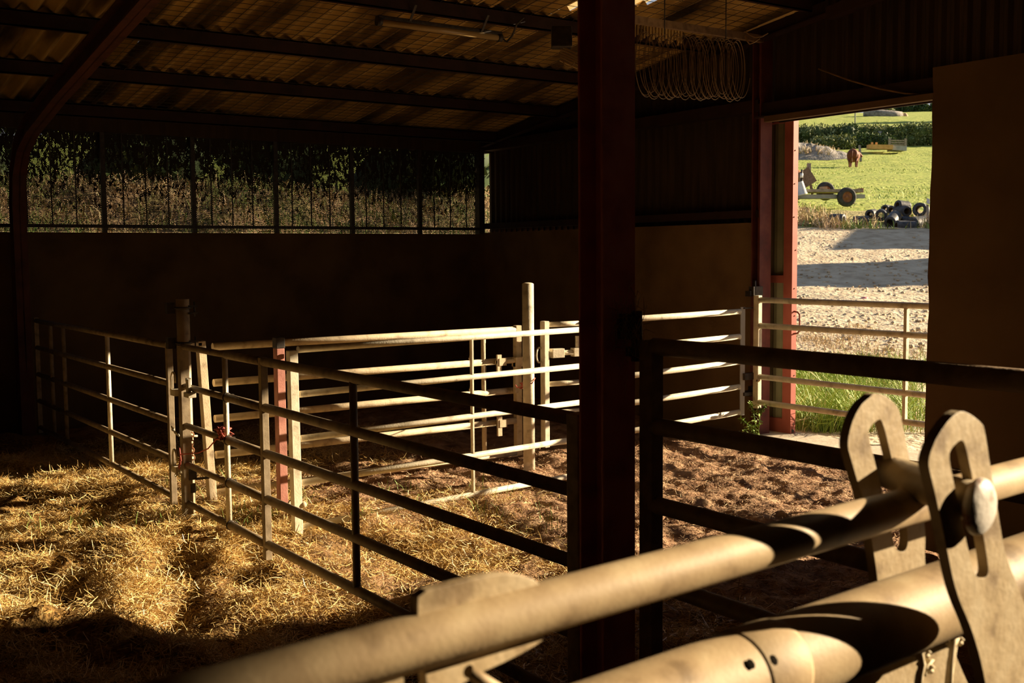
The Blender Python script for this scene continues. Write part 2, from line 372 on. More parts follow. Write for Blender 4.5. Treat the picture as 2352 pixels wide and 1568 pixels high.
# wire netting stretched under the sheets
mb = MB()
def zn(y): return roofz(y) - .02
def wire(p, q): 
    mb.bar(p, q, .0035, .0035)
for x in np.arange(2.5, 7.7, .146): wire((x + .02 * vnoise(x, 0, 7), 6.3, zn(6.3)), (x + .02 * vnoise(x, 5, 7), 11.3, zn(11.3)))
for y in np.arange(6.3, 11.3, .105): wire((2.45, y, zn(y)), (7.7, y + .02 * vnoise(y, 2, 7), zn(y)))
tag(mb.build('wire_netting', 'dark_iron'), 'square wire netting stretched under the corrugated roof sheets', 'netting')
for k, y in enumerate((11.1, 9.92, 8.78, 7.55, 6.38, 5.2, 4.0, 2.8, 1.6)):
    z = roofz(y) - .125
    mb = MB().aabb(-6, 7.86, y, y + .05, z, z + .012).aabb(-6, 7.86, y, y + .012, z, z + .12).aabb(-6, 7.86, y, y + .05, z + .108, z + .12)
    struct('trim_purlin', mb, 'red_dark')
mb = MB().aabb(5.9, 7.7, 6.92, 6.97, roofz(6.95) - .21, roofz(6.95) - .15); struct('trim_batten', mb, 'dark_steel')
mb = MB()
for i, x in enumerate(np.arange(5.95, 6.75, .035)):
    mb.aabb(x, x + .016, 6.96, 6.975, roofz(6.95) - .33 + .02 * (i % 3), roofz(6.95) - .21)
struct('trim_sheet_end', mb, 'roof_sheet')

# portal frame on the left: post at the back wall, curved haunch, rafter
def isec(path, X0, X1, wd=.17, name='trim_portal_frame', m_='red_frame'):
    """I-section swept along a (Y, Z) path in the plane X"""
    mb = MB(); pts = [np.array([(X0 + X1) / 2, y, z]) for y, z in path]
    nrm = []
    for i in range(len(pts)):
        d = pts[min(i + 1, len(pts) - 1)] - pts[max(i - 1, 0)]; d /= np.linalg.norm(d); nrm.append(np.array([0, d[2], -d[1]]))
    X = np.array([1., 0, 0]); h = (X1 - X0) / 2
    for lo, hi, hw in ((-wd / 2, -wd / 2 + .014, h), (wd / 2 - .014, wd / 2, h), (-wd / 2, wd / 2, .006)):
        vs = []
        for p, q in zip(pts, nrm): vs += [p + q * lo - X * hw, p + q * lo + X * hw, p + q * hi + X * hw, p + q * hi - X * hw]
        K = len(pts); fs = [(4 * i + k, 4 * i + (k + 1) % 4, 4 * i + 4 + (k + 1) % 4, 4 * i + 4 + k) for i in range(K - 1) for k in range(4)]
        mb.add(vs, fs + [(3, 2, 1, 0), (4 * K - 4, 4 * K - 3, 4 * K - 2, 4 * K - 1)])
    return struct(name, mb, m_)
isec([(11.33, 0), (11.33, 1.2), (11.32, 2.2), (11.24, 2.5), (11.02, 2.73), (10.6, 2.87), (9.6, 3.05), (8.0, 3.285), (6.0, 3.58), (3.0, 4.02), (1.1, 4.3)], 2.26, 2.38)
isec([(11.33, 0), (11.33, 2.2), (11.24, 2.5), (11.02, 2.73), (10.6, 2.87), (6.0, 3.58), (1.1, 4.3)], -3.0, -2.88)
# column in the middle of the picture
cx, cy, ch, cd = 2.335, 2.757, .068, .062
mb = MB().aabb(cx - ch, cx + ch, cy - cd, cy - cd + .011, -.05, 4.2).aabb(cx - ch, cx + ch, cy + cd - .011, cy + cd, -.05, 4.2).aabb(cx - .004, cx + .004, cy - cd + .011, cy + cd - .011, -.05, 4.2)
mb.build('trim_column', 'column_red', bevel=.003)['kind'] = 'structure'
# red stanchion beside the doorway
mb = MB().aabb(7.70, 7.85, 6.95, 6.964, -.1, 3.66).aabb(7.70, 7.85, 7.04, 7.054, -.1, 3.66).aabb(7.77, 7.782, 6.964, 7.04, -.1, 3.66)
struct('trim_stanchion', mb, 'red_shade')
mb = MB().bar((7.7, 11.4, 3.0), (7.7, 6.2, roofz(6.2) - .2), .1, .012).bar((7.7, 11.4, 3.06), (7.7, 6.2, roofz(6.2) - .14), .01, .12).bar((7.7, 6.2, roofz(6.2) - .2), (7.7, 1.0, roofz(1.0) - .2), .1, .1)
struct('trim_gable_rafter', mb, 'red_dark')
# doorway threshold
mb = MB().aabb(7.7, 8.12, 2.4, 7.1, -.12, .012); struct('trim_threshold', mb, 'concrete')

# windbreak netting with battens
root = thing('windbreak_netting', 'perforated windbreak netting with dark battens along the top of the back wall', 'netting', (5, BY + .05, 1.94))
mb = MB(); mb.add([(2.0, BY + .06, 1.945), (7.68, BY + .06, 1.945), (7.68, BY + .06, 2.95), (2.0, BY + .06, 2.95), (-6, BY + .06, 1.945), (-6, BY + .06, 2.95)], [(0, 1, 2, 3), (4, 0, 3, 5)])
mb.build('net', 'windbreak_net', root)
for x in (3.171, 4.09, 5.015, 5.944, 6.844): MB().aabb(x - .022, x + .022, BY + .01, BY + .055, 1.94, 2.95).build('batten', 'dark_iron', root)
for k, x in enumerate(np.arange(2.45, 7.7, .2305)):
    if k % 4 != 3: MB().aabb(x - .006, x + .006, BY + .05, BY + .058, 2.0, 2.95).build('seam', 'dark_iron', root)
MB().aabb(-6, 7.7, BY, BY + .05, 1.985, 2.02).build('bottom_rail', 'dark_iron', root)
MB().aabb(7.68, 7.76, BY, BY + .1, 1.94, 2.95).build('side_post', 'dark_iron', root)
MB().aabb(2.10, 2.14, BY, BY + .055, 1.94, 2.95).build('batten', 'dark_iron', root)

# ------------------------------------------------------------------ floor, straw, soil
def strawmask(x, y):
    d = .5 + fbm(x, y, .55, 3) * 1.3 + (3.1 - x) * .55 + np.clip((y - 5.2), -1, 2) * .22
    return np.clip(d, 0, 1)
def floorz(x, y):
    x = np.asarray(x, float); y = np.asarray(y, float); s = strawmask(x, y)
    z = s * (.20 * fbm(x, y, .8, 2) + .17 * fbm(x + 5, y, 1.9, 2) + .10 * fbm(x + 3, y, 4.6, 2)) + (1 - s) * (.03 * fbm(x, y, 1.2, 2) + .042 * fbm(x, y + 9, 5, 4, .6) + .014 * np.clip(fbm(x + 4, y, 13, 3), -.1, 1)) + .02 * fbm(x, y, 14, 3)
    z = z + .10 * np.exp(-((x - 1.7) ** 2 / 1.2 + (y - 8.1) ** 2 / .25))
    z = np.where(z > 0, z * np.clip(.35 + np.abs(x - 2.36) * 1.2, 0, 1), z)
    fade = np.clip((GX - .1 - x) / .5, 0, 1)
    return z * fade - .005
def grid(name, xa, xb, ya, yb, st, m_, zf):
    nx = int((xb - xa) / st) + 1; ny = int((yb - ya) / st) + 1
    X, Y = np.meshgrid(np.linspace(xa, xb, nx), np.linspace(ya, yb, ny)); Z = zf(X, Y)
    v = np.stack([X, Y, Z], -1).reshape(-1, 3); me = bpy.data.meshes.new(name)
    i = (np.arange(ny - 1)[:, None] * nx + np.arange(nx - 1)[None]).ravel(); f = np.stack([i, i + 1, i + nx + 1, i + nx], 1)
    me.vertices.add(len(v)); me.vertices.foreach_set('co', v.astype(np.float32).ravel())
    me.loops.add(f.size); me.loops.foreach_set('vertex_index', f.ravel().astype(np.int32))
    me.polygons.add(len(f)); me.polygons.foreach_set('loop_start', np.arange(0, f.size, 4, dtype=np.int32)); me.polygons.foreach_set('loop_total', np.full(len(f), 4, dtype=np.int32))
    me.polygons.foreach_set('use_smooth', np.ones(len(f), bool)); me.update(calc_edges=True); me.materials.append(MATS[m_])
    o = bpy.data.objects.new(name, me); COL.objects.link(o); return o
o = grid('floor', -6, 7.8, -9.5, 11.6, .024, 'floor_mix', floorz); o['kind'] = 'structure'
co_ = np.empty(len(o.data.vertices) * 3, np.float32); o.data.vertices.foreach_get('co', co_); co_ = co_.reshape(-1, 3)
o.data.attributes.new('var', 'FLOAT', 'POINT').data.foreach_set('value', np.clip(strawmask(co_[:, 0], co_[:, 1]) * 1.1, 0, 1).astype(np.float32))
N = 1150000
x = rng.uniform(-.6, 7.4, N); y = rng.uniform(2.6, 10.2, N); s = strawmask(x, y)
clump = np.clip(.55 + 1.5 * fbm(x, y, 3.2, 3), .05, 1)
keep = rng.random(N) < s * clump; x = x[keep]; y = y[keep]; n = len(x)
z = floorz(x, y) + rng.random(n) ** 2 * .035 + .002
v = strips(np.stack([x, y, z], 1), rng.uniform(0, 6.28, n), rng.normal(.12, .34, n), .025 + .085 * rng.random(n) ** 1.6, rng.uniform(.0018, .0042, n), rng.normal(-.12, .35, n))
tag(cloud('straw_bedding', v, 6, 'straw', np.clip(rng.normal(.55, .25, n), 0, 1), SF), 'loose golden straw bedding strewn over the barn floor', 'straw', kind='stuff')
N = 60000
x = rng.uniform(2.2, 7.6, N); y = rng.uniform(2.2, 8, N); keep = (rng.random(N) < (1 - strawmask(x, y)) * .8 + .05) & ~((x > 5.36) & (x < 5.63) & (y < 3.8)); x = x[keep]; y = y[keep]; n = len(x)
v = strips(np.stack([x, y, floorz(x, y) + .003 + rng.random(n) * .01], 1), rng.uniform(0, 6.28, n), rng.normal(.05, .35, n), rng.uniform(.012, .06, n), rng.uniform(.002, .005, n), rng.normal(0, .4, n))
tag(cloud('trodden_chaff', v, 6, 'chaff', rng.random(n), SF), 'short trodden chaff mixed into brown soil inside the pens', 'chaff', kind='stuff')
n = 260; c = []
for k in range(55):
    q = at(rng.uniform(20, 1290), rng.uniform(1110, 1215), Z=.03); c.append((q[0], q[1]))
c = np.array(c); i = rng.integers(0, len(c), n); x = c[i, 0] + rng.normal(0, .04, n); y = c[i, 1] + rng.normal(0, .04, n)
v = strips(np.stack([x, y, floorz(x, y)], 1), rng.uniform(0, 6.28, n), rng.uniform(.9, 1.5, n), rng.uniform(.05, .14, n), rng.uniform(.004, .006, n), rng.normal(-.2, .2, n))
tag(cloud('green_sprouts', v, 6, 'sprout', rng.random(n), SF), 'thin green shoots sprouting through the straw near the gates', 'sprouts', kind='stuff')
# ------------------------------------------------------------------ gates and posts
def V(*a): return np.array(a, float)
def rails(root, items, m_, n=16):
    for p, q, r in items: MB().tube([p, q], r, n).build('rail', m_, root)
def ring(c, e1, e2, r, arc=(0, 2 * math.pi), n=20):
    full = abs(arc[1] - arc[0] - 2 * math.pi) < 1e-6
    k = n if full else n + 1
    return [c + math.cos(arc[0] + (arc[1] - arc[0]) * i / n) * e1 + math.sin(arc[0] + (arc[1] - arc[0]) * i / n) * e2 for i in range(k)]
def chain(name, pts, m_, parent, w=.011, l=.03):
    mb = MB(); pts = [np.array(p) for p in pts]; tot = 0; segs = []
    for a, b in zip(pts[:-1], pts[1:]):
        L = np.linalg.norm(b - a); k = max(1, int(L / (l * .72)))
        for i in range(k): segs.append((a + (b - a) * (i + .5) / k, (b - a) / L))
    for i, (c, d) in enumerate(segs):
        s = np.cross(d, V(.3, .9, .2) if i % 2 else V(.9, -.3, .1)); s /= np.linalg.norm(s)
        mb.tube(ring(c, d * l / 2, s * w, 0), .0036, 6, closed=True)
    return mb.build(name, m_, parent)

# gate along the bay line with its telescopic left half
CX = 2.36
g = thing('yard_gate', 'long shadowed tubular gate running from the pipe corner post to the big column', 'gate', (CX, 5, 0))
zs = [1.118, .868, .617, .366, .115]
for k, z in enumerate(zs):
    MB().tube([(CX, 6.93, z), (CX, 6.05, z)], .0195, 14).tube([(CX, 6.18, z), (CX, 5.67, z)], .0245, 14).build('rail', 'galv_dirty_shaded', g)
    MB().tube([(CX, 5.635, z), (CX, 2.96, z)], .0245, 16).build('rail', 'galv_dirty_shaded', g)
MB().aabb(CX - .02, CX + .02, 5.632, 5.672, .03, 1.14).build('end_post', 'galv_dirty_shaded', g, .003)
MB().aabb(CX - .03, CX + .03, 6.90, 6.955, .045, 1.13).build('end_post', 'galv_dirty_shaded', g, .004)
MB().aabb(CX - .028, CX + .028, 2.905, 2.97, .03, 1.14).build('end_post', 'dark_steel', g, .004)
MB().tube([(CX, 6.21, .1), (CX, 6.21, 1.1)], .0165, 14).build('brace', 'galv', g)
MB().tube([(CX, 4.6, .1), (CX, 4.6, 1.11)], .0185, 14).build('brace', 'galv_dirty_shaded', g)
for z in zs[1:]:
    MB().tube(ring(V(CX, 6.19, z), V(.024, 0, 0), V(0, 0, .024), 0), .006, 8, closed=True).box((CX + .02, 6.175, z + .01), .03, .02, .02).build('clamp', 'dark_iron', g)
q = at(433, 893, X=CX - .03)
MB().box(q + V(0, 0, .01), .02, .045, .10).box(q + V(0, -.02, -.035), .05, .09, .03).box(q + V(.01, .03, .055), .03, .025, .02).build('latch_block', 'steel_bright', g, .003)
q = at(440, 1088, X=CX + .03)
MB().box(q, .05, .06, .07).box(q + V(.06, -.03, -.03), .09, .02, .015).box(q + V(.0, -.01, -.09), .035, .03, .06).build('latch_block', 'dark_iron', g, .003)
MB().tube([at(437, 1001, X=CX + .03), at(453, 1001, X=CX + .08)], .007, 10).build('pin', 'galv_tan', g)
chain('chain', [at(441, 985, X=CX + .04), at(441, 1020, X=CX + .04), at(444, 1064, X=CX + .04)], 'rust', g)
# pipe corner post
p = thing('corner_post', 'tall grey pipe post with bolted clamps where two gates meet on the straw', 'post', (2.40, 7.02, 0))
MB().tube([(2.40, 7.02, -.1), (2.40, 7.02, 1.415)], .041, 24).build('pipe', 'galv_tan', p)
mb = MB()
for z in (1.36, 1.135):
    mb = MB().tube(ring(V(2.40, 7.02, z), V(.046, 0, 0), V(0, .046, 0), 0), .008, 8, closed=True)
    mb.box((2.33, 7.06, z), .05, .05, .07).box((2.455, 6.99, z + .01), .06, .012, .012).box((2.455, 6.99, z - .035), .06, .04, .012).tube([(2.465, 6.99, z - .06), (2.465, 6.99, z + .04)], .005, 8)
    mb.build('clamp', 'dark_iron', p)
# gate to the back wall
g = thing('yard_gate', 'tubular gate going back from the corner post into the dark, with one sunlit brace', 'gate', (CX, 9, 0))
for k in range(5):
    z = 1.11 - .249 * k; rails(g, [((CX, 7.215, z), (CX, 10.95, z), .0215)], 'galv_dirty_shaded')
MB().aabb(CX - .02, CX + .02, 7.18, 7.215, .06, 1.13).build('end_post', 'galv_dirty_shaded', g, .003)
MB().aabb(CX - .02, CX + .02, 10.93, 10.97, .06, 1.14).build('end_post', 'galv_dirty_shaded', g, .003)
MB().tube([(CX, 8.62, .12), (CX, 8.62, 1.1)], .017, 14).build('brace', 'galv', g)
for y in (9.95, 10.4): MB().tube([(CX, y, .12), (CX, y, 1.1)], .017, 12).build('brace', 'galv_dirty_shaded', g)
for px, py in ((398, 871), (401, 1048)):
    c = at(px, py, X=CX - .05)
    arc = ring(c + V(0, 0, .0), V(0, -.038, 0), V(0, 0, .045), 0, (0, math.pi), 14)
    MB().tube([arc[0] + V(0, 0, -.02)] + arc + [arc[-1] + V(0, 0, -.085)], .0065, 10).box(c + V(.02, .01, -.085), .05, .09, .04).build('latch_hook', 'galv', g)
chain('chain', [at(394, 980, X=CX - .05), at(401, 992, X=CX - .05), at(411, 1000, X=CX - .05)], 'steel_bright', g, .008, .026)
chain('chain', [at(402, 1091, X=CX - .05), at(409, 1090, X=CX - .05), at(418, 1081, X=CX - .05)], 'steel_bright', g, .009, .03)
# far tan gate
BYY = 7.43
g = thing('yard_gate', 'tan tubular gate standing furthest back in the pen, behind the brightest sunlit gate', 'gate', (4, BYY, 0))
bz = [1.066, .815, .565, .312, .045]
for z in bz: rails(g, [((2.74, BYY, z), (5.30, BYY, z), .0265)], 'galv_tan', 18)
MB().bar((2.705, BYY, -.01), (2.655, BYY, 1.11), .06, .055, (1, 0, 0)).build('end_post', 'galv_tan', g, .004)
MB().aabb(5.30, 5.355, BYY - .025, BYY + .025, .02, 1.10).build('end_post', 'galv_tan', g, .004)
MB().tube([(4.99, BYY, .05), (4.99, BYY, 1.06)], .02, 14).build('brace', 'galv_tan', g)
for z in bz[1:]: MB().lathe([(0, 0), (.012, 0), (.012, .02), (.006, .022), (.006, .036), (0, .036)], (4.86, BYY, z + .026), (0, 0, 1), 8).build('bolt', 'galv_tan', g)
mb = MB()
for z in (bz[1], bz[3]): MB().box((5.13, BYY - .05, z), .07, .05, .06).box((5.1, BYY - .06, z - .02), .04, .02, .16).build('bolt_guide', 'galv_tan', g)
mb = MB().box((5.31, BYY - .05, bz[1] - .01), .11, .06, .075).tube([(5.08, BYY - .05, bz[1]), (5.44, BYY - .05, bz[1])], .017, 12)
mb.build('slide_bolt', 'galv_tan', g)
c = at(1221, 818, Y=BYY - .06); MB().tube(ring(c, V(.035, .02, 0), V(0, 0, .06), 0), .0065, 8, closed=True).build('bolt_ring', 'steel_bright', g)
MB().aabb(5.255, 5.285, BYY - .07, BYY - .04, .55, .80).build('keeper_bar', 'galv_tan', g)
for z in (1.09, 1.055): MB().box((2.60, BYY - .02, z), .11, .02, .02).build('hinge_lug', 'steel_bright', g)
# pipe post
p = thing('pipe_post', 'stout round pipe post rising above the gates in the middle of the pen', 'post', (5.03, 6.87, 0))
mb = MB().tube([(5.03, 6.87, -.1), (5.03, 6.87, 1.455)], .0445, 28); mb.ball((5.03, 6.87, 1.455), .0445, 24, (1, 1, .3)); mb.build('pipe', 'galv', p)
# gate from the pipe post to the doorway
DP, DQ = (5.49, 7.27), (7.52, 6.95)
g = thing('yard_gate', 'sunlit tubular gate between the pipe post and the red doorway stanchion', 'gate', (6.5, 7.1, 0))
lft = [atv(1290, y, DP, DQ) for y in (744, 810, 880, 946, 1015)]
L5 = [1.10, .845, .59, .33, .068]
rgt = [atv(1712, y, DP, DQ) for y in (715, 772, 830, 887, 945)]
mid = [atv(1465, y, DP, DQ) for y in (731, 795.5, 859.5, 922, 985.7)]
def dline(t, z): return V(DP[0] + (DQ[0] - DP[0]) * t, DP[1] + (DQ[1] - DP[1]) * t, z)
for k in range(5):
    zl, zm, zr = lft[k][2], mid[k][2], rgt[k][2]
    MB().tube([dline(.015, zl), dline(.19, zl)], .022, 16).tube([dline(.17, zl), dline(.20, zl)], .034, 16).build('rail', 'galv', g)
    MB().tube([dline(.215, zl + (zm - zl) * .3), dline(.48, zm), dline(.97, zr)], .0255, 16).build('rail', 'galv', g)
a, b = lft[0][2] + .03, lft[4][2] - .03
q = dline(.0, 0); MB().bar((q[0], q[1], b), (q[0], q[1], a), .05, .06, (0, 1, 0)).build('end_post', 'galv', g, .004)
q = dline(.206, 0); MB().bar((q[0], q[1], b - .03), (q[0], q[1], a + .02), .01, .1, (0, 1, 0)).build('end_post', 'dark_steel', g)
q = dline(.985, 0); MB().bar((q[0], q[1], rgt[4][2] - .03), (q[0], q[1], rgt[0][2] + .04), .045, .012, (.3, 1, 0)).build('end_post', 'grey_metal', g)
q = dline(.985, rgt[0][2] + .03); 
for b_ in (((.08, -.01, 0), .16, .03, .012), ((.09, -.01, -.62), .18, .05, .06), ((.08, -.01, -.78), .15, .03, .03)): MB().box(q + V(*b_[0]), *b_[1:]).build('hinge', 'dark_iron', g)
q = lft[1]
MB().box(dline(.055, q[2]), .11, .07, .075, (1, -.16, 0)).build('slide_bolt', 'galv', g, .003)
mb = MB().box(dline(.145, q[2]), .075, .065, .07, (1, -.16, 0)).box(dline(.15, q[2] + .08), .025, .03, .11, (1, -.16, 0)).tube([dline(.16, q[2] + .13), dline(.18, q[2] + .14)], .01, 8)
mb.build('bolt_guide', 'galv', g, .003)
c = at(1239, 815, Y=7.28); MB().tube(ring(c, V(.045, .02, 0), V(0, 0, .062), 0), .0075, 10, closed=True).build('bolt_ring', 'steel_bright', g)
# bright gate in front
AP, AQ = (2.80, 6.14), (5.12, 6.36)
def aline(t, z): return V(AP[0] + (AQ[0] - AP[0]) * t, AP[1] + (AQ[1] - AP[1]) * t, z)
g = thing('yard_gate', 'brightest sunlit tubular gate, five rails, hung from the short red post', 'gate', (4, 6.25, 0))
for k in range(5):
    z = 1.127 - .269 * k
    rails(g, [(aline(-.005, z), aline(1.1, z), .0205)], 'galv', 18)
MB().bar((2.755, 6.135, -.01), (2.745, 6.13, 1.125), .05, .056, (1, 0, 0)).build('end_post', 'galv', g, .004)
q = aline(1.11, 0); MB().bar((q[0], q[1], .02), (q[0], q[1], 1.14), .05, .05, (1, 0, 0)).build('end_post', 'galv', g, .004)
q = aline(.565, 0); MB().bar((q[0], q[1], .05), (q[0], q[1], 1.12), .012, .03, (0, 1, 0)).build('brace', 'galv', g)
mb = MB().tube([(2.73, 6.2, .17), (2.80, 6.33, .17)], .012, 10).tube([(2.71, 6.2, .17), (2.77, 6.2, .17)], .02, 12); mb.ball((2.79, 6.12, .19), .022)
mb.build('hinge', 'galv_tan', g)
# short red post
p = thing('hinge_post', 'short red oxide box post with a black top between the gates', 'post', (2.86, 6.62, 0))
MB().box((2.875, 6.62, .5), .055, .06, 1.2).build('post_body', 'red_dusty', p, .004)
mb = MB().box((2.875, 6.62, 1.135), .06, .065, .07).box((2.915, 6.57, 1.06), .03, .02, .03); mb.build('post_cap', 'dark_iron', p, .004)
# gate across the doorway
g = thing('doorway_gate', 'backlit tubular gate across the open doorway, inside the red sliding door', 'gate', (7.62, 5, 0))
for k in range(5): rails(g, [((7.625, 6.88, 1.255 - .232 * k), (7.625, 2.5, 1.255 - .232 * k), .0255)], 'galv', 18)
MB().aabb(7.60, 7.65, 6.87, 6.93, .27, 1.295).build('end_post', 'galv', g, .004)
MB().aabb(7.595, 7.655, 2.45, 2.5, .27, 1.295).build('end_post', 'galv', g, .004)
for y in (5.35, 3.9): MB().aabb(7.608, 7.642, y - .014, y + .014, .32, 1.25).build('brace', 'galv', g)
for z in (1.33, .42): MB().box((7.665, 6.96, z), .12, .06, .09).box((7.61, 6.98, z - .02), .06, .06, .05).tube([(7.63, 6.94, z - .1), (7.63, 6.94, z + .1)], .013, 10).build('hinge', 'dark_iron', g)
MB().lathe([(.009, 0), (.016, 0), (.016, .05), (.009, .05)], (7.6, 6.86, .53), (-.9, -.4, 0), 12).build('latch_stub', 'galv_tan', g)
# heavy dark gate on the right of the column
g = thing('heavy_gate', 'heavy dark gate with thick rails close to the camera, right of the column', 'gate', (CX, 1.5, 0))
for k in range(5):
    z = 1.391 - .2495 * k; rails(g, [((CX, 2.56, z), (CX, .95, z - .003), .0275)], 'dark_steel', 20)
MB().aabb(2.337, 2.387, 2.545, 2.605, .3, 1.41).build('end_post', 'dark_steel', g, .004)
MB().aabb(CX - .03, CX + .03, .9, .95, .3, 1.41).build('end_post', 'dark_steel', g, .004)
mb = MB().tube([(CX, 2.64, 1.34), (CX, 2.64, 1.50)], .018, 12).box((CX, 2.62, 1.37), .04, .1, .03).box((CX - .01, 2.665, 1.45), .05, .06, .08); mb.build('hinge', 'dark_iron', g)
# ------------------------------------------------------------------ twine, wisps, weed
def knot(name, label, c, R, m_, n=14, cord=None, r=.006, grp=None):
    pts = [c + R * V(math.sin(1.9 * i + .3) * .9, math.cos(2.3 * i), math.sin(1.3 * i + 1) * .9) for i in range(n * 2)]
    mb = MB().tube(pts, r, 8)
    for cc in cord or []: mb.tube(cc, r * .7, 8)
    return tag(mb.build(name, m_), label, 'twine', grp)
c = V(CX - .01, 6.23, .655)
e = at(414, 1043, X=CX - .045)
knot('baler_twine', 'red twine bundled on the dark gate rail with a cord sagging to the corner post', c, .045, 'twine_red', 16,
     [[c + V(-.03, .03, -.03), at(478, 1030, X=CX - .05), at(455, 1040, X=CX - .05), e], ring(e, V(.01, .03, 0), V(0, .01, .04), 0, n=10), [e, e + V(0, .02, -.06), e + V(0, .045, -.09)], [e, e + V(0, .0, -.06), e + V(0, .03, -.10)]])
c = at(1205, 884, Y=6.95)
d_ = at(1211, 905, Y=6.95)
knot('baler_twine', 'red twine knotted around the pipe post with a dangling tail', c, .03, 'twine_red', 12,
     [[c, at(1222, 880, Y=6.80), at(1229, 868, Y=6.83)], [c, d_, at(1212, 925, Y=6.95)], [c, at(1188, 890, Y=7.1), at(1184, 884, Y=7.2)]])
n = 260
c0 = V(CX - .03, 2.645, 1.45)
pz = rng.normal(0, 1, (n, 3)) * V(.022, .03, .05) + c0
tag(cloud('hay_wisps', strips(pz, rng.uniform(0, 6.28, n), rng.uniform(-1.5, 1.5, n), rng.uniform(.03, .10, n), rng.uniform(.0012, .003, n), rng.normal(-.4, .6, n)), 6, 'chaff', rng.random(n) * .6, SF),
    'wisps of old hay and cobweb caught on the column hinge', 'hay', kind='stuff')
root = thing('weed_plant', 'small green weed growing at the foot of the red stanchion', 'plant', (7.52, 7.2, 0))
mb = MB(); lv = []
for px0, pts in ((1735, [(1738, 1000), (1733, 960), (1728, 935), (1722, 925)]), (1745, [(1741, 1000), (1745, 960), (1744, 932)]), (1715, [(1736, 1003), (1718, 975), (1702, 962)]), (1725, [(1736, 1003), (1726, 978), (1708, 990)]), (1750, [(1744, 945), (1750, 940), (1757, 936)])):
    w3 = [at(a, b, X=7.5) for a, b in pts]; mb.tube(w3, .0035, 6)
    for a, b in zip(w3[:-1], w3[1:]):
        for t in np.linspace(.15, 1, 7): lv.append(a + (b - a) * t)
mb.build('stem', 'sprout', root)
lv = np.array(lv); lv = np.repeat(lv, 3, 0); n = len(lv)
o = cloud('leaf', strips(lv - base_of(root), rng.uniform(0, 6.28, n), rng.normal(.2, .6, n), rng.uniform(.02, .05, n), rng.uniform(.01, .02, n), rng.normal(-.4, .4, n)), 6, 'weed_green', rng.random(n), SF); o.parent = root; o['kind'] = 'stuff'

# ------------------------------------------------------------------ sliding door, lamp, wire coil, cable
d = bpy.data.objects.new('door_1', None); COL.objects.link(d); d.location = (8, 8, 0); d['kind'] = 'structure'
for n_, bx in (('end_stile', (7.965, 8.035, 6.80, 6.90, -.01, 2.98)), ('bottom_rail', (7.965, 8.035, 6.90, 9.4, .0, .14)), ('middle_rail', (7.965, 8.035, 6.90, 9.4, 1.40, 1.47)), ('top_rail', (7.965, 8.035, 6.90, 9.4, 2.86, 2.98)), ('inner_stile', (7.965, 8.035, 7.12, 7.2, .14, 2.86)), ('end_stile', (7.965, 8.035, 9.3, 9.4, 0, 2.83))):
    MB().aabb(*bx).build(n_, 'red_paint', d, .002)
vs, fs = ribbed(8.0, 6.90, 9.3, .14, lambda y: 2.86, .14, .03); MB().add(vs, fs).build('sheet', 'green_sheet', d)
h = [V(8.0, 6.80, 1.14), V(8.0, 6.76, 1.135), V(8.0, 6.735, 1.115), V(8.0, 6.735, .965), V(8.0, 6.76, .942), V(8.0, 6.80, .935)]
MB().tube(h, .008, 10).build('handle', 'red_oxide', d)
mb = MB()
for z in (.1, .25, .55, .75, 1.1, 1.35, 1.7, 2.0, 2.3, 2.6): mb.ball((7.985 + .03 * (z * 7 % 1), 6.799, z), .006, 8)
mb.aabb(7.985, 8.015, 6.7985, 6.8, .02, .05); mb.build('rivet', 'dark_iron', d)

root = thing('strip_light', 'long unlit tube lamp hanging under the corrugated roof', 'lamp', (4.75, 7.6, 3.45))
za = 3.455
MB().tube([(4.20, 7.6, za), (5.30, 7.62, za)], .026, 18).build('tube', 'lamp_tube', root)
MB().bar((4.17, 7.615, za + .035), (5.33, 7.635, za + .035), .06, .03).build('housing', 'dark_iron', root, .006)
for xx in (4.18, 5.31): MB().tube([(xx - .02, 7.6 + (xx - 4.18) * .02, za), (xx + .02, 7.6 + (xx - 4.18) * .02, za)], .033, 14).build('end_cap', 'dark_iron', root)
for xx in (4.45, 5.12): MB().bar((xx, 7.62, za), (xx, 7.5, za + .14), .02, .006).build('hanger', 'dark_iron', root)
MB().tube([V(5.33, 7.62, za), V(5.37, 7.6, za - .03), V(5.41, 7.58, za + .02), V(5.40, 7.5, za + .1), V(5.40, 7.4, za + .14)], .009, 8).build('cable', 'dark_iron', root)
q = at(1312, 118, d=7.6); ax = V(.6, -.5, .35)
root = thing('ribbed_lamp', 'small ribbed lamp half hidden behind the column under the roof', 'lamp', q)
mb = MB()
for i in range(6): mb.box(q + V(0, 0, .0) + i * V(.006, .01, -.016), .16, .03, .010, (.75, -.45, -.38))
mb.build('diffuser', 'lamp_tube', root)
MB().box(q + V(-.06, .03, .09), .14, .12, .14, (.7, -.5, 0)).build('housing', 'dark_iron', root, .01)
MB().tube(ring(q + V(-.02, 0, -.07), V(.03, -.02, 0), V(0, 0, .035), 0, (math.pi, 2 * math.pi), 10), .004, 6).build('bail', 'lamp_tube', root)

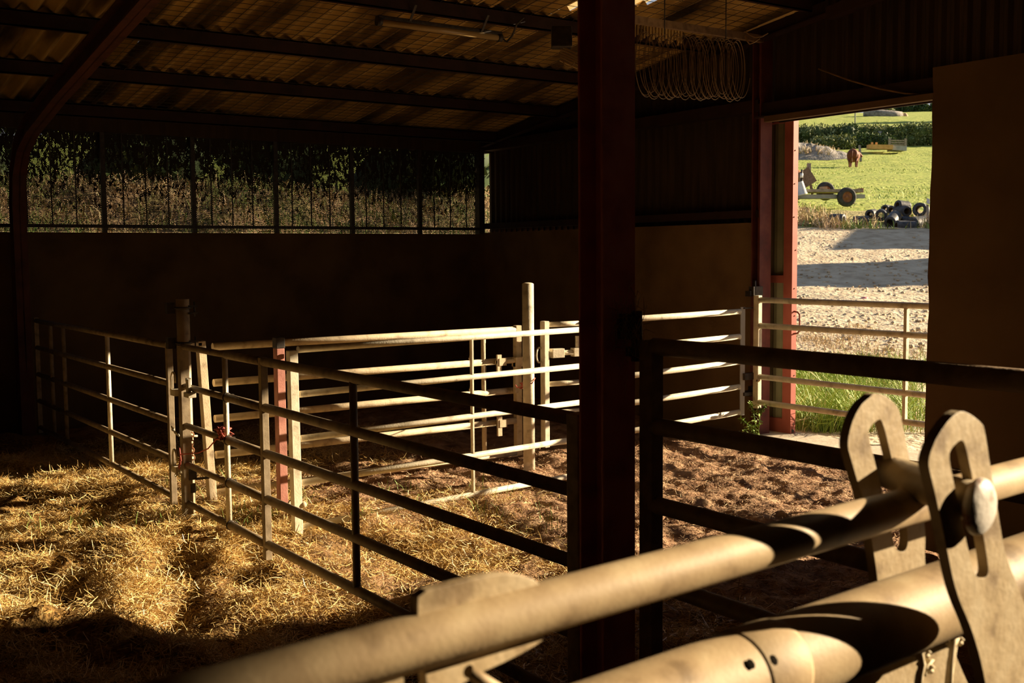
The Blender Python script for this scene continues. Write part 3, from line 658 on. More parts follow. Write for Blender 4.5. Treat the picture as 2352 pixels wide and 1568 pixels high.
pa, pb = at(1474, 150, d=7.4), at(1702, 160, d=7.9)
ax = pb - pa; ax /= np.linalg.norm(ax); L = np.linalg.norm(pb - pa); e1 = np.cross(ax, V(0, 0, 1)); e1 /= np.linalg.norm(e1)
e1 = V(RT[0], RT[1], 0) * .0 + (FW * .55 + RT * .46); pts = []; NT = 36
for i in range(NT * 26):
    t = i / 26; k = t / NT; sag = .010 * math.sin(k * 19) + .008 * math.sin(k * 41); ph = 2 * math.pi * t
    R = .205 + .012 * math.sin(t * 1.7) + .006 * math.sin(t * 4.1)
    pts.append(pa + ax * L * (k + .022 * math.sin(t * 2.3)) + e1 * R * .8 * math.cos(ph) + V(0, 0, 1) * (R * math.sin(ph) + sag))
root = thing('wire_coil', 'big loose coil of fencing wire hanging below the roof beside the column', 'wire', (pa + pb) / 2)
MB().tube(pts, .0024, 6).build('windings', 'coil_wire', root)
MB().tube([pa + ax * .2 + V(0, 0, .19), (pa + ax * .2) * V(1, 1, 0) + V(0, 0, 3.66)], .004, 6).build('hanger_wire', 'dark_iron', root)
MB().tube([pb - ax * .15 + V(0, 0, .19), (pb - ax * .15) * V(1, 1, 0) + V(0, 0, 3.6)], .004, 6).build('hanger_wire', 'dark_iron', root)
mb = MB().tube([at(a, b, X=7.68) for a, b in ((1880, 158), (1950, 184), (2020, 204), (2080, 215), (2138, 219), (2200, 215))], .007, 8)
tag(mb.build('hanging_cable', 'coil_wire'), 'thin cable sagging along the inside of the door lintel', 'cable')
mb = MB().tube([at(a, b, d=8.4) for a, b in ((1712, 72), (1722, 80), (1735, 86), (1750, 84), (1764, 76))], .005, 8).tube([at(a, b, d=8.4) for a, b in ((1712, 82), (1716, 94), (1722, 101), (1732, 97), (1745, 88))], .006, 8)
tag(mb.build('cable_loop', 'coil_wire'), 'small loop of cable on the gable rafter by the wire coil', 'cable')

# ------------------------------------------------------------------ feed barrier close to the camera
GD = V(.9974, .07205, 0); NN = V(.07205, -.9974, 0); P0 = V(.828, .868, 1.335)
def fp(x, y, off=0.):
    v = ray(x, y); return O + ((NN @ P0 + off) - NN @ O) / (NN @ v) * v
bar_ = thing('feed_barrier', 'dusty pipe feed barrier crossing the foreground with slotted head yoke plates', 'feed barrier', (1.2, .89, 0))
MB().tube([P0 - GD * 1.7, P0, P0 + GD * 2.4], .0255, 40).build('rail', 'galv_dusty', bar_)
a, b = fp(1545, 1612), fp(2300, 1326)
dd = (b - a) / np.linalg.norm(b - a)
MB().tube([a - dd * 1.6, a, b, b + dd * 1.6], .0525, 48).build('rail', 'galv_dusty', bar_)
s0 = fp(1690, 1548); s0 = a + dd * ((s0 - a) @ dd)
MB().tube([s0, s0 + dd * .004, s0 + dd * .07, s0 + dd * .078], [.0528, .0545, .0545, .0528], 48).build('collar', 'galv_dusty', bar_)
for px, py in ((1722, 1526), (1770, 1519)):
    mb = MB()
    q = fp(px, py, .04); ax = O - q; ax /= np.linalg.norm(ax); w0 = q - (a + dd * ((q - a) @ dd)); w0 /= np.linalg.norm(w0)
    c = a + dd * ((q - a) @ dd) + w0 * .0544
    mb.lathe([(0, .0008), (.005, .0008), (.0065, 0)], c, w0, 7)
    mb.build('drain_hole', 'hole_black', bar_)
for t in (-1.5, 2.2):
    q = P0 + GD * t; MB().aabb(q[0] - .04, q[0] + .04, q[1] - .2, q[1] - .12, -.02, 1.45).build('support_post', 'galv_dusty', bar_, .004)
    for z_ in (1.3, 1.15): MB().aabb(q[0] - .03, q[0] + .03, q[1] - .12, q[1] + .02, z_, z_ + .06).build('bracket', 'galv_dusty', bar_)
def chaikin(P, it=2):
    for _ in range(it):
        Q = []
        for i in range(len(P)):
            p, q = np.array(P[i]), np.array(P[(i + 1) % len(P)]); Q += [p * .75 + q * .25, p * .25 + q * .75]
        P = Q
    return P
def plate(name, outline, slot, off, th, m_, it=2):
    loops = [chaikin([fp(x, y, off) for x, y in outline], it)] + ([chaikin([fp(x, y, off) for x, y in slot], it)] if slot else [])
    bm = bmesh.new()
    for lp in loops:
        vs = [bm.verts.new(p) for p in lp]
        for i in range(len(vs)): bm.edges.new((vs[i], vs[(i + 1) % len(vs)]))
    bmesh.ops.triangle_fill(bm, edges=bm.edges[:], use_beauty=True)
    bmesh.ops.recalc_face_normals(bm, faces=bm.faces[:])
    r = bmesh.ops.extrude_face_region(bm, geom=bm.faces[:])
    bmesh.ops.translate(bm, vec=Vector(-NN * th), verts=[e for e in r['geom'] if isinstance(e, bmesh.types.BMVert)])
    bmesh.ops.recalc_face_normals(bm, faces=bm.faces[:])
    bo = base_of(bar_)
    for v in bm.verts: v.co -= Vector(bo)
    me = bpy.data.meshes.new(name); bm.to_mesh(me); bm.free(); me.materials.append(MATS[m_])
    o = bpy.data.objects.new(name, me); COL.objects.link(o); o.parent = bar_
    bv = o.modifiers.new('bevel', 'BEVEL'); bv.width = .0015; bv.segments = 2; bv.limit_method = 'ANGLE'; bv.angle_limit = .8
    return o
plate('yoke_plate', [(2007, 903), (1997, 913), (1976, 930), (1956, 970), (1945, 1021), (1955, 1055), (1965, 1090), (1983, 1150), (2003, 1242), (2015, 1320), (2022, 1400), (1990, 1500), (1960, 1640), (2260, 1640), (2225, 1575), (2185, 1480), (2140, 1370), (2123, 1290), (2126, 1240), (2125, 1200), (2108, 1130), (2089, 1058), (2072, 966), (2064, 936), (2045, 916), (2024, 904)],
      [(2016, 963), (1994, 985), (1996, 1008), (2012, 1070), (2032, 1150), (2052, 1240), (2058, 1262), (2074, 1270), (2086, 1254), (2085, 1215), (2066, 1120), (2047, 1048), (2027, 964)], -.055, .014, 'plate_steel')
plate('yoke_plate', [(2205, 944), (2184, 958), (2157, 994), (2141, 1027), (2131, 1061), (2137, 1090), (2150, 1141), (2172, 1247), (2195, 1361), (2231, 1441), (2257, 1530), (2275, 1640), (2440, 1640), (2405, 1520), (2352, 1383), (2335, 1338), (2313, 1285), (2302, 1236), (2289, 1154), (2275, 1072), (2262, 985), (2256, 972), (2233, 953), (2216, 945)],
      [(2204, 1011), (2184, 1031), (2179, 1048), (2190, 1105), (2215, 1222), (2236, 1315), (2250, 1330), (2268, 1325), (2271, 1303), (2250, 1180), (2220, 1032), (2213, 1012)], .112, .014, 'plate_steel')
q = fp(2262, 1165, .133)
MB().tube([q + V(0, 0, .006) - NN * .011, q + V(0, 0, .006) - NN * .03, fp(2040, 1082, -.075)], .025, 32).build('pivot_bolt', 'plate_steel', bar_)
MB().lathe([(0, .004), (.018, .0035), (.031, 0), (.0355, -.004), (.036, -.009), (.033, -.012), (0, -.012)], q, NN, 40).build('bolt_cap', 'worn_cap', bar_)['label'] = 'round cap of grey worn steel with rust'
plate('gusset', [(960, 1361), (959, 1405), (962, 1470), (1230, 1400), (1240, 1348), (1237, 1338), (1222, 1328), (1180, 1318), (1130, 1319), (1040, 1341)], None, .004, .012, 'plate_steel', 1)
plate('gusset', [(975, 1533), (962, 1480), (1240, 1410), (1250, 1462), (1246, 1474), (1180, 1512), (1092, 1552), (1050, 1580), (1000, 1640), (983, 1640)], None, .0, .012, 'plate_steel', 1)
MB().tube([fp(1075, 1540, .02), fp(1170, 1600, .02)], .006, 10).build('stay_rod', 'galv_dusty', bar_)
MB().box(fp(880, 1580, .0), .03, .02, .05).build('lug', 'plate_steel', bar_)
def tie(label, pts, kn):
    c = fp(*pts[0]); mb = MB()
    for k in range(3): mb.tube([fp(x, y, .0 + .004 * k) + V(.003 * math.sin(k * 2 + i), 0, 0) for i, (x, y) in enumerate(pts)], .0045, 8)
    for (x, y) in kn: mb.tube([fp(x, y) + .011 * V(math.sin(1.9 * i), .6 * math.cos(2.3 * i), math.sin(1.3 * i + 1)) for i in range(16)], .0045, 8)
    tag(mb.build('twine_tie', 'twine_cream'), label, 'twine')
tie('frayed cream twine knotted under the big foreground pipe, its lower end feathered', [(2128, 1482), (2116, 1498), (2120, 1525), (2112, 1550), (2104, 1600)], [(2113, 1495), (2122, 1530)])
tie('thicker straight cream twine hanging from the big foreground pipe next to the slotted plate', [(2196, 1462), (2190, 1480), (2184, 1520), (2180, 1560), (2174, 1610)], [(2190, 1466)])
# ------------------------------------------------------------------ outdoors
PW = [0, 8, 12, 16, 20, 25, 30, 34, 40, 87, 115, 180, 200, 260, 330]; PZ = [-.02, -.02, 0, .15, .45, 1.0, 1.75, 2.4, 3.2, 8.2, 12.6, 23.9, 25.4, 26.5, 26]
def zprof(w_): return np.interp(w_, PW, PZ)
def og(x, y): return zprof(FW[0] * x + FW[1] * y) + np.clip((FW[0] * x + FW[1] * y - 30) / 30, 0, 1) * (.22 * fbm(x, y, .12, 3))
def gp(px, d, dz=0.):
    """ground point seen in photo column px at depth d"""
    q = at(px, 577, d=d); q[2] = og(q[0], q[1]) + dz; return q
def terrain(name, ws, rs, m_, rough=0):
    Wg, Rg = np.meshgrid(ws, rs, indexing='ij'); X = FW[0] * Wg + RT[0] * Rg; Y = FW[1] * Wg + RT[1] * Rg
    Z = og(X, Y) + rough * fbm(X, Y, .9, 4)
    v = np.stack([X, Y, Z], -1).reshape(-1, 3); n = len(rs)
    f = []
    for i in range(len(ws) - 1):
        for j in range(n - 1):
            a = i * n + j
            if min(v[a][0], v[a + 1][0], v[a + n][0]) < 7.86: continue
            f.append((a, a + 1, a + n + 1, a + n))
    o = link(name, v, f, m_); o.data.polygons.foreach_set('use_smooth', [True] * len(f)); o['kind'] = 'structure'; return o
terrain('ground_yard', np.concatenate([np.arange(-30, 8, 2), np.arange(8, 34.2, .3)]), np.concatenate([np.arange(-30, 2, 2), np.arange(2, 18, .25), np.arange(18, 60, 2)]), 'gravel', .07)
terrain('ground_verge', np.arange(33.6, 39.4, .3), np.concatenate([np.arange(-40, 6, 4), np.arange(6, 30, .4), np.arange(30, 60, 4)]), 'verge', .12)
terrain('ground_field', np.concatenate([np.arange(39, 60, .5), np.arange(60, 120, 1.2), np.arange(120, 330, 6)]), np.concatenate([np.arange(-60, 6, 4), np.arange(6, 60, .8), np.arange(60, 180, 6)]), 'field', .10)
# bank behind the netting
X, Y = np.meshgrid(np.linspace(-8, 13.5, 90), np.linspace(12.6, 19, 50))
Z = np.interp(Y, [12.6, 13.6, 15.5, 17.5, 19], [.3, .9, 2.0, 2.72, 2.95]) + .25 * fbm(X, Y, .8, 4) - .05
v = np.stack([X, Y, Z], -1).reshape(-1, 3); o = link('ground_bank', v, [(i * 90 + j, i * 90 + j + 1, (i + 1) * 90 + j + 1, (i + 1) * 90 + j) for i in range(49) for j in range(89)], 'bank')
o.data.polygons.foreach_set('use_smooth', [True] * len(o.data.polygons)); o['kind'] = 'structure'
n = 34000; x = rng.uniform(-4, 13, n); y = rng.uniform(13.4, 18.8, n); z = np.interp(y, [12.6, 13.6, 15.5, 17.5, 19], [.3, .9, 2.0, 2.72, 2.95]) + .25 * fbm(x, y, .8, 4) - .06
tag(cloud('bank_grass', strips(np.stack([x, y, z], 1), rng.uniform(0, 6.28, n), rng.uniform(.2, 1.5, n), rng.uniform(.1, .34, n), rng.uniform(.006, .016, n), rng.normal(-.6, .5, n)), 6, 'bank_mix', np.clip(rng.normal(.42, .22, n) + 1.1 * fbm(x, y, .55, 3) + (y - 15.5) * .12, 0, 1), SF), 'dry pinkish and green grass on the bank behind the windbreak netting', 'grass', kind='stuff')
def leaves(name, cen, rad, n, size, m_, parent, flat=1.):
    """leaf sprays filling a lumpy crown"""
    c = np.array(cen); i = rng.integers(0, len(c), n); d = rng.normal(0, 1, (n, 3)); d /= np.linalg.norm(d, axis=1)[:, None]
    p = c[i] + d * (np.array(rad)[i] * rng.uniform(.72, 1.08, n))[:, None] * V(1, 1, flat)
    o = cloud(name, strips(p - (base_of(parent) if parent is not None else 0), rng.uniform(0, 6.28, n), rng.normal(0, .8, n), size * rng.uniform(.6, 1.5, n), size * rng.uniform(.35, .8, n), rng.normal(0, .5, n)), 6, m_, np.clip(rng.normal(.45, .25, n), 0, 1), SF)
    if parent is not None: o.parent = parent
    o['kind'] = 'stuff' if parent is None else 'stuff'
    return o
def shrub(name, label, cat, cen, rad, n, size, m_, group=None, trunk=True):
    b = np.mean(np.array(cen), 0); z = min(c[2] - r for c, r in zip(cen, rad))
    t = thing(name, label, cat, (b[0], b[1], z), group)
    mb = MB()
    for c, r in zip(cen, rad): mb.ball(c, r * .74, 10)
    mb.build('inner_growth', m_, t)
    leaves('foliage', cen, rad, n, size, m_, t)
    return t
# trees above the bank, seen dark through the netting
for k in range(7):
    bx = -2 + 2.6 * k; cen = [V(bx + rng.normal(0, .7), 19.6 + rng.normal(0, .5), 3.6 + .8 * j + rng.normal(0, .2)) for j in range(4)]
    cen.append(V(bx, 19.6, 2.9)); t = shrub('bank_tree', 'dark bushy trees in a row on the bank behind the netting', 'tree', cen, [1.15, 1.15, 1.1, .9, 1.2], 2600, .14, 'leaf_dark', 'trees on the bank')
    MB().tube([(bx, 19.6, 2.4), (bx, 19.6, 4)], [.14, .09], 8).build('trunk', 'old_wood', t)

# grass by the doorway
def blades(name, label, pts, lr, wr, m_, pit=(.9, 1.5), bend=(-.7, .3), cat='grass'):
    p = np.array(pts); n = len(p)
    return tag(cloud(name, strips(p, rng.uniform(0, 6.28, n), rng.uniform(*pit, n), rng.uniform(*lr, n), rng.uniform(*wr, n), rng.normal(*bend, n)), 6, m_, np.clip(rng.normal(.5, .28, n), 0, 1), SF), label, cat, kind='stuff')
pts = []
for k in range(19000):
    wv = rng.uniform(10.2, 14.2); px = rng.uniform(1800, 2180); q = gp(px, wv)
    dens = 1.1 if px < 2010 else .25 + .5 * (2075 < px < 2110)
    if q[0] > 8.13 and rng.random() < dens * (.5 + fbm(q[0], q[1], 1.4, 2)) * 1.3: pts.append(q)
blades('door_grass', 'lush green grass clump growing outside the doorway sill', pts, (.12, .46), (.005, .011), 'grass_blade')
pts = []
for k in range(14000):
    wv = rng.uniform(13.6, 19.5); px = rng.uniform(1780, 2190); q = gp(px, wv)
    if rng.random() < .35 + 1.4 * fbm(q[0], q[1], .7, 3) + (1960 - px) / 400 - (wv - 14) * .05: pts.append(q)
blades('yard_grass', 'thin yellowing grass spreading over the near yard beyond the gate', pts, (.05, .14), (.006, .012), 'dry_weed')
pts = []; pg = []
for k in range(20000):
    wv = rng.uniform(33.6, 39.5); px = rng.uniform(1760, 2240); q = gp(px, wv)
    f = 1.7 * fbm(q[0], q[1], .6, 3) + .34 - (.4 if wv > 38.0 else 0) - (.43 if px > 1900 and wv < 36.4 else 0) - .08
    if rng.random() < f * 1.4: (pg if rng.random() < .3 + fbm(q[0], q[1], .8, 2) else pts).append(q)
blades('dry_weeds', 'pale dry weeds along the far edge of the gravel yard', pts, (.12, .48), (.012, .035), 'dry_weed', (.7, 1.5), (-.4, .5), 'weeds')
blades('green_weeds', 'green weeds among the dry stalks at the far edge of the gravel yard', pg, (.1, .35), (.02, .05), 'weed_green', (.7, 1.5), (-.3, .4), 'weeds')
pts = []
for k in range(9000):
    wv = rng.uniform(40, 100) ; px = rng.uniform(1780, 2200); q = gp(px, wv)
    if (px > 1925 or wv < 92) and rng.random() < .25 + 1.2 * fbm(q[0], q[1], .25, 3): pts.append(q)
blades('pasture_tufts', 'short green grass tufts all over the cattle pasture', pts, (.05, .15), (.02, .05), 'grass_blade')

# rolls dumped at the yard edge
def roll(label, px, py, d, ax, r, L, face=None):
    c = at(px, py, d=d); ax = np.array(ax, float)
    ax = ax[0] * RT + ax[1] * FW + V(0, 0, ax[2]); ax /= np.linalg.norm(ax)
    t = thing('rubber_roll', label, 'roll', c - V(0, 0, r), 'black rolls dumped at the yard edge')
    prof = [(r * .55, 0), (r * .9, -.01), (r, .02)] + [(r * (1 - .02 * (i % 2)), L * (.1 + .8 * i / 9)) for i in range(10)] + [(r, L - .02), (r * .9, L + .01), (r * .55, L)]
    MB().lathe(prof, c, ax, 22).build('wall', 'roll_black', t)
    MB().lathe([(r * .56, .0), (r * .54, L)], c, ax, 20).build('core', 'roll_inside', t)
    return t
R_ = [('dark hollow roll lying alone on the gravel, left of the pile', 1938, 504, 34.3, (-.75, .65, .06), .17, .42),
      ('flat low roll half sunk in weeds between the lone roll and the pile', 1995, 505, 34.8, (-.9, .3, 0), .13, .45),
      ('leftmost hollow roll of the pile, open end facing the barn', 1997, 492, 35.6, (.55, .8, .05), .155, .5),
      ('hollow roll with a thick brown rim at the centre left of the pile', 2023, 495, 34.9, (.35, .9, .1), .185, .5),
      ('small roll end peeping out at the back of the pile', 2032, 479, 36.2, (.6, .75, 0), .13, .4),
      ('roll lying behind, tucked under the topmost roll', 2046, 482, 35.9, (.7, .6, 0), .14, .4),
      ('topmost roll of the pile, lying with its open end to the left', 2061, 471, 35.3, (.92, .35, -.1), .165, .42),
      ('big leaning roll with a split torn side in the pile middle', 2044, 511, 34.3, (.55, .7, .38), .19, .55),
      ('open ended roll just below the topmost roll', 2083, 485, 35.0, (-.2, .95, .05), .18, .5),
      ('large roll with a dark open end at the top right of the pile', 2112, 481, 34.7, (.5, .85, -.02), .22, .55),
      ('roll body squeezed in shade under the middle of the pile', 2068, 507, 34.8, (.8, .55, 0), .15, .4),
      ('foremost roll lying sideways, all in weeds', 2058, 518, 33.9, (.98, .12, -.05), .165, .62),
      ('largest grey roll at the right edge of the pile', 2094, 515, 34.2, (.85, .5, .08), .23, .65)]
for a in R_: roll(*a)

# flatbed trailer
TD = 40.0
def tp(px, py, d=TD): return at(px, py, d=d)
tr = thing('trailer', 'old flatbed trailer with grey planks and two rusty wheels parked at the field edge', 'trailer', gp(1900, TD))
TX = RT * .985 + FW * .17; TY = FW * .985 - RT * .17
c0 = tp(1940, 440)
def tb(x0, x1, y, z0, z1, wd, name, m_): 
    p = c0 + TX * x0 + TY * y; q = c0 + TX * x1 + TY * y; p[2] = q[2] = .03 * max(y, 0)
    MB().bar(p + V(0, 0, c0[2] + (z0 + z1) / 2), q + V(0, 0, c0[2] + (z0 + z1) / 2), wd, z1 - z0).build(name, m_, tr)
for y in (0, .42, .84, 1.26): tb(-4.6, .62, y, -.02, .08, .36, 'deck_plank', 'old_wood')
tb(-4.6, .78, .02, -.24, -.10, .09, 'chassis_beam', 'grey_metal'); tb(-4.6, .78, 1.3, -.24, -.10, .09, 'chassis_beam', 'grey_metal')
tb(.60, .68, .65, -.05, .10, 1.5, 'tail_board', 'red_paint')
tb(.35, .42, .1, -.45, -.2, .06, 'stay', 'rust')
for y in (-.16, 1.55):
    q = c0 + TY * y + V(0, 0, -.205 + .2 * max(y, 0))
    t_ = MB().lathe([(.20, -.09), (.29, -.1), (.335, -.08), (.35, -.03), (.35, .03), (.335, .08), (.29, .1), (.20, .09)], q, TY, 28).build('tyre', 'tyre', tr)
    MB().lathe([(.0, -.05), (.06, -.06), (.07, -.02), (.15, -.02), (.195, -.07), (.195, .05), (.0, .05)], q, TY, 24).build('wheel_disc', 'rust', t_)
tag(MB().box(tp(1891, 436) + V(0, 0, .02), .17, .3, .18, TX).build('timber_block', 'tan_face'), 'pale timber block lying on the trailer deck', 'block')
q = tp(1840, 432, 39.4); up = V(-.25 * RT[0], -.25 * RT[1], .97)
t_ = thing('bucket', 'white plastic bucket tipped over against the trailer deck', 'bucket', q - up * .2)
MB().lathe([(0, .23), (.12, .23), (.125, .21), (.16, -.2), (.175, -.2), (.175, -.24), (.15, -.24), (.145, -.2)], q, up, 22).build('shell', 'white_plastic', t_)
MB().tube(ring(q - up * .1, TX * .17, up * .03, 0, n=16), .006, 6, closed=True).build('rim_band', 'grey_metal', t_)
t_ = thing('rusty_tank', 'rounded red brown rusty tank end beside the barn door edge', 'tank', gp(1828, 42))
q = tp(1826, 409, 42); MB().lathe([(0, -.16), (.2, -.13), (.33, -.03), (.35, .05), (.35, .9)], q, FW, 26).build('tank_shell', 'rust', t_)
MB().box(q + FW * .5 - V(0, 0, .55), .5, .4, .5, RT).build('cradle', 'rust', t_)
t_ = thing('scrap_sheet', 'dark rusty metal sheet leaning at an angle beside the bucket', 'sheet', gp(1853, 41))
MB().bar(tp(1842, 392, 41), tp(1862, 424, 41), .5, .16, FW).build('panel', 'dark_steel', t_)
MB().bar(tp(1862, 424, 41), tp(1866, 446, 41), .08, .08, FW).build('prop', 'dark_steel', t_)
t_ = thing('jack_stand', 'upright black and white jack standing on the trailer beside the bucket', 'jack', tp(1841, 428, 39.8))
MB().tube([tp(1841, 428, 39.8), tp(1841, 412, 39.8)], .05, 12).tube([tp(1841, 412, 39.8), tp(1842, 389, 39.8)], .035, 12).build('body', 'dark_iron', t_)
MB().tube([tp(1841, 408, 39.8), tp(1841.5, 398, 39.8)], .055, 12).build('sleeve', 'white_plastic', t_)
tag(MB().bar(tp(1857, 424, 42.5), tp(1858, 375, 42.5), .13, .12, FW).build('wooden_stake', 'old_wood'), 'weathered wooden stake standing behind the trailer', 'post')
q = gp(2131, 34.0)
t_ = thing('marker_post', 'white topped marker post at the doorway edge beside the largest roll', 'post', q)
MB().bar(q, at(2130, 470, d=34), .06, .05, FW).build('stake', 'old_wood', t_); MB().box(at(2132, 462, d=34), .10, .03, .16, RT + V(0, 0, -.5)).build('plate', 'white_plastic', t_)

# bull
bq = gp(1957, 87); bq[2] = at(1957, 386, d=87)[2]
hd = FW * .93 + RT * .36; hd /= np.linalg.norm(hd); lt = V(-hd[1], hd[0], 0)
def bp(s, l, z): return bq + hd * s + lt * l + V(0, 0, z)
mb = MB()
mb.tube([bp(-1.02, 0, 1.02), bp(-.95, 0, 1.02), bp(-.72, 0, .98), bp(-.3, 0, .93), bp(.2, 0, .90), bp(.6, 0, .94), bp(.9, 0, 1.06), bp(1.15, -.06, 1.16), bp(1.32, -.2, 1.2)], [.16, .33, .43, .46, .48, .47, .38, .27, .2], 20)
mb.tube([bp(1.25, -.12, 1.26), bp(1.45, -.32, 1.14), bp(1.58, -.48, 1.0), bp(1.63, -.54, .94)], [.17, .15, .105, .09], 14)
for sgn in (1, -1):
    mb.tube([bp(-.66, .23 * sgn, .95), bp(-.60, .27 * sgn, .62), bp(-.86, .25 * sgn, .42), bp(-.78, .24 * sgn, .12), bp(-.72, .24 * sgn, 0)], [.24, .16, .085, .06, .075], 12)
    mb.tube([bp(.56, .2 * sgn, .9), bp(.56, .23 * sgn, .62), bp(.58, .23 * sgn, .38), bp(.56, .23 * sgn, .1), bp(.6, .23 * sgn, 0)], [.2, .14, .08, .055, .072], 12)
    mb.tube([bp(1.26, -.13 + .1 * sgn, 1.33), bp(1.22, -.13 + .28 * sgn, 1.34)], [.06, .025], 8)
mb.ball(bp(.75, 0, 1.24), .25, 12, (1, 1, .8))
mb.tube([bp(-1.1, 0, 1.22), bp(-1.2, 0, 1.0), bp(-1.18, .02, .6), bp(-1.16, .02, .36)], [.05, .035, .03, .05], 8)
bull = mb.build('bull', 'bull_coat'); rm = bull.modifiers.new('skin', 'REMESH'); rm.mode = 'VOXEL'; rm.voxel_size = .035; rm.use_smooth_shade = True
tag(bull, 'reddish brown bull standing in the pasture, seen from behind', 'bull')
q = gp(1974, 92); tag(MB().bar(q, at(1974, 334, d=92), .16, .14, FW).build('fence_post', 'old_wood'), 'grey fence post standing just right of the bull', 'post')

# hedge line, rubble bank, timbers, trough, pole, roller, trees
HD = 113
def hedge(label, tops, d, base, n, m_='leaf_hedge', thick=1.2):
    cen = []; rad = []
    for i, (px, py) in enumerate(tops):
        b = gp(px, d); t_ = at(px, py, d=d)[2]; h_ = max(.8, t_ - b[2]); k = max(1, int(h_ / .8))
        for j in range(k):
            r = .8 + rng.uniform(-.1, .15); cen.append(b + V(0, 0, min(.5 + j * .85, h_ - .55 * r)) + FW * rng.normal(0, .3)); rad.append(r)
    return shrub('hedge', label, 'hedge', cen, rad, n, .22, m_)
hedge('left stretch of clipped hedge across the top of the pasture', [(px, 294 + 3 * math.sin(px)) for px in range(1790, 1965, 14)], HD, 0, 5200)
hedge('right stretch of tall leafy hedge, greyer green, beyond the timber raft', [(px, 292 - 5 * math.exp(-((px - 2040) / 40) ** 2) + 2 * math.sin(px)) for px in range(1982, 2240, 14)], HD, 0, 9000)
hedge('dark hawthorn lump where the two hedge stretches meet by the pole', [(1944, 286), (1954, 283), (1960, 290)], HD - 1, 0, 1200, 'leaf_dark')
hedge('low dark green bush in front of the hedge behind the bull', [(px, 312) for px in range(1952, 2046, 14)], HD - 4, 0, 2600, 'leaf_dark')
hedge('olive bush left of the bull in front of the hedge', [(px, 311 + .1 * (px - 1880)) for px in range(1886, 1946, 14)], HD - 5, 0, 1700, 'leaf_hedge')
X, Y = np.meshgrid(np.linspace(-4.2, 4.4, 44), np.linspace(-2.5, 2.5, 26)); c0 = gp(1852, 97)
H_ = np.clip(1 - (X / 4.2) ** 2, 0, 1) * np.clip(1 - (Y / 2.5) ** 2, 0, 1) * 1.3 * (1 + .5 * fbm(X, Y, .9, 3)) - .1
P3 = np.stack([c0[0] + RT[0] * X + FW[0] * Y, c0[1] + RT[1] * X + FW[1] * Y, H_ + Y * .11], -1).reshape(-1, 3); P3[:, 2] += c0[2]
o = link('rubble_heap', P3, [(i * 44 + j, i * 44 + j + 1, (i + 1) * 44 + j + 1, (i + 1) * 44 + j) for i in range(25) for j in range(43)], 'rubble'); tag(o, 'low grey rubble heap at the left side of the pasture', 'heap')
pts = []
for k in range(1000):
    px, d = rng.choice([1842, 1880, 1902, 1836, 1862, 1893]) + rng.normal(0, 9), rng.uniform(95, 100); q = gp(px, d); q[2] += .5 * max(0, 1 - abs(px - 1850) / 60); pts.append(q)
blades('heap_grass', 'tall pale dry grass growing over the rubble heap', pts, (.25, .9), (.04, .09), 'dry_weed', (.9, 1.5), (-.3, .4))
t_ = thing('timber_raft', 'long orange timber raft with two short uprights lying in the pasture', 'timber', gp(2020, 102))
for k in range(3): MB().bar(at(1993, 340, d=100 + k) + V(0, 0, .1), at(2048, 341, d=100 + k) + V(0, 0, .1), .7, .4).build('beam', 'orange_wood', t_)
for px in (2003, 2013): MB().bar(at(px, 338, d=101), at(px, 327, d=101), .16, .16, FW).build('upright', 'orange_wood', t_)
t_ = thing('water_trough', 'grey rectangular water trough beside the timber raft', 'trough', gp(2065, 101))
for k, (y, wd) in enumerate(((0, .08), (1.3, .08))): MB().bar(at(2050, 339, d=100) + FW * y, at(2082, 341, d=100) + FW * y, wd, .42).build('side', 'grey_metal', t_)
MB().bar(at(2050, 341, d=100) + FW * .65, at(2082, 343, d=100) + FW * .65, 1.3, .06).build('bottom', 'grey_metal', t_)
for px in (2050, 2082): MB().bar(at(px, 340, d=100), at(px, 340, d=100) + FW * 1.3, .08, .42).build('end', 'grey_metal', t_)
t_ = thing('field_gate', 'weathered wooden field gate leaning in front of the hedge, behind the trough', 'gate', gp(2062, 106))
for py in (322, 327, 332): MB().bar(at(2045, py, d=106), at(2080, py + 1, d=106), .06, .12).build('rail', 'old_wood', t_)
for px in (2043, 2080): MB().bar(at(px, 340, d=106), at(px, 318, d=106), .2, .16, FW).build('post', 'old_wood', t_)
q = at(2021, 303, d=108.5)
t_ = thing('field_sign', 'small dark sign with a pale stripe standing at the hedge', 'sign', gp(2021, 108.5))
MB().bar(gp(2021, 108.5), q, .06, .06, FW).build('pole', 'grey_metal', t_); MB().box(q, .40, .04, .17, RT).build('board', 'sign_dark', t_); MB().box(q - FW * .03, .26, .02, .04, RT).build('stripe', 'white_plastic', t_)
q = gp(1959.5, 118); t_ = thing('utility_pole', 'slim pale grey utility pole rising behind the hedge', 'pole', q)
MB().tube([q, q + V(0, 0, 9)], [.075, .06], 12).build('shaft', 'grey_metal', t_); MB().bar(q + V(0, 0, 8.5) - RT * .8, q + V(0, 0, 8.5) + RT * .8, .08, .1).build('crossarm', 'old_wood', t_)
def tpt(px, py): return at(px, py + 5, d=165)
t_ = thing('covered_stack', 'long grey covered stack with a sunlit tan end below the hilltop trees', 'stack', gp(2045, 165))
MB().tube([tpt(1985, 254), tpt(2010, 258), tpt(2050, 262), tpt(2070, 264)], [.5, .8, .85, .8], 18).build('cover', 'rubble', t_)
mb = MB(); mb.ball(tpt(2078, 264) - V(0, 0, .1), .75, 12, (.7, .7, 1)).ball(tpt(2084, 268), .4, 10); mb.build('open_end', 'tan_face', t_)
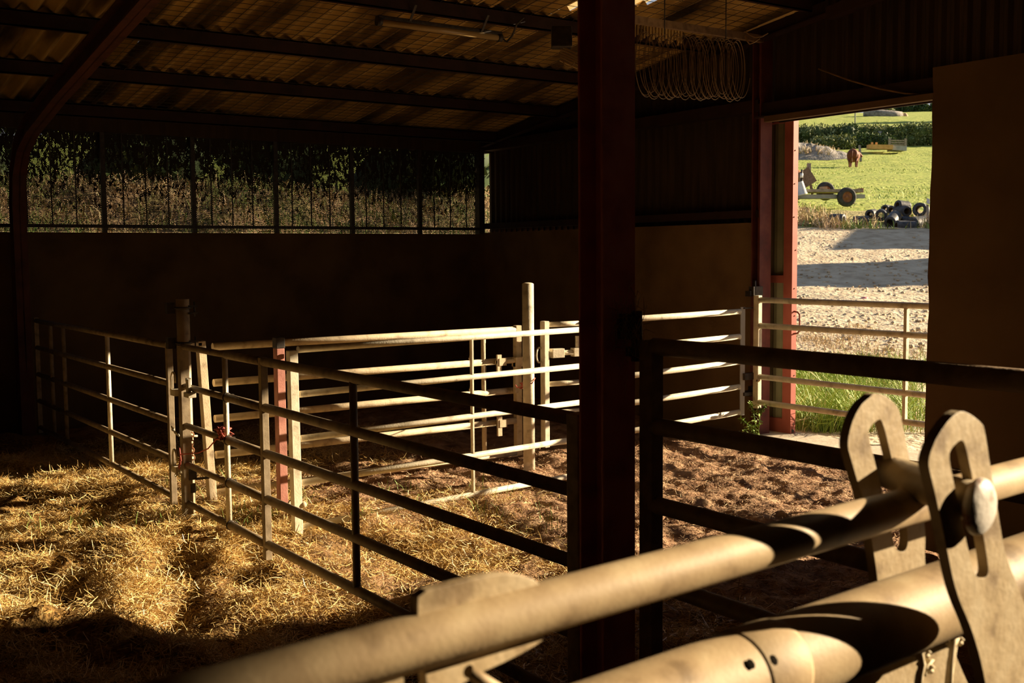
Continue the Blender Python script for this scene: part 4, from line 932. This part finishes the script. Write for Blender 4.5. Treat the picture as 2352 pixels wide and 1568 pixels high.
for k, (px, d, h_, lab, m_) in enumerate(((2012, 190, 2.4, 'small yellow green tree on the skyline, left of the dark ones', 'leaf_hedge'), (2042, 194, 2.1, 'dark tree on the skyline above the covered stack', 'leaf_dark'), (2074, 192, 2.2, 'tall dark tree on the skyline right of the covered stack', 'leaf_dark'), (2104, 190, 1.9, 'dark tree on the skyline close to the partition edge', 'leaf_dark'), (2138, 188, 1.8, 'rightmost dark tree on the skyline, cut by the partition', 'leaf_dark'))):
    b = gp(px, d); cen = [b + V(0, 0, h_ * .35), b + RT * 1.5 + V(0, 0, h_ * .4), b - RT * 1.5 + V(0, 0, h_ * .38), b + V(0, 0, h_ * .7), b + RT * .9 + V(0, 0, h_ * .75)]
    t_ = shrub('hill_tree', lab, 'tree', cen, [h_ * .45, h_ * .42, h_ * .4, h_ * .36, h_ * .3], 1500, .38, m_)
    MB().tube([b, b + V(0, 0, h_ * .6)], [.3, .2], 8).build('trunk', 'old_wood', t_)
for k, (px, d) in enumerate(((2260, 156), (2310, 157), (2370, 158), (2430, 160))):
    b = gp(px, d); cen = [b + V(0, 0, 1.6), b + RT * 1.2 + V(0, 0, 2.6), b - RT * 1.2 + V(0, 0, 2.4), b + V(0, 0, 4.6)]
    t_ = shrub('shelter_tree', 'row of dark shelter trees beyond the partition', 'tree', cen, [2, 1.9, 1.9, 1.6], 500, .5, 'leaf_dark', 'shelter trees')
# bits in the yard
q = gp(1988, 22.3); mb = MB(); mb.ball(q + V(0, 0, .03), .07, 12, (1.2, 1, .6)).ball(q + RT * .07 + V(0, 0, .02), .05, 10, (1, 1, .5)); tag(mb.build('plastic_scrap', 'pink_bag'), 'pink plastic scrap lying on the gravel yard', 'scrap')
mb = MB()
for k in range(700):
    wv = rng.uniform(14, 33); q = gp(rng.uniform(1790, 2170), wv); r = rng.uniform(.02, .05); mb.ball(q, r, 6, (1.3, 1, .7))
tag(mb.build('loose_stones', 'gravel'), 'loose pale stones scattered over the gravel yard', 'stones', kind='stuff')
# unseen sheds added off to the right to cast shadows across the yard
for k, (px, d, wd, h_) in enumerate(((2660, 34.5, 3.0, 3.0), (2700, 28.8, 2.4, 3.2))):
    q = gp(px, d); t_ = thing('shadow_shed', 'unseen timber shed added right of the doorway to cast yard shadows', 'shed', q, 'added shadow sheds')
    MB().box(q + RT * 3 + V(0, 0, h_ / 2), 6, wd, h_, RT).build('wall', 'old_wood', t_); MB().box(q + RT * 3 + V(0, 0, h_ + .05), 6.3, wd + .3, .1, RT).build('roof', 'grey_metal', t_)
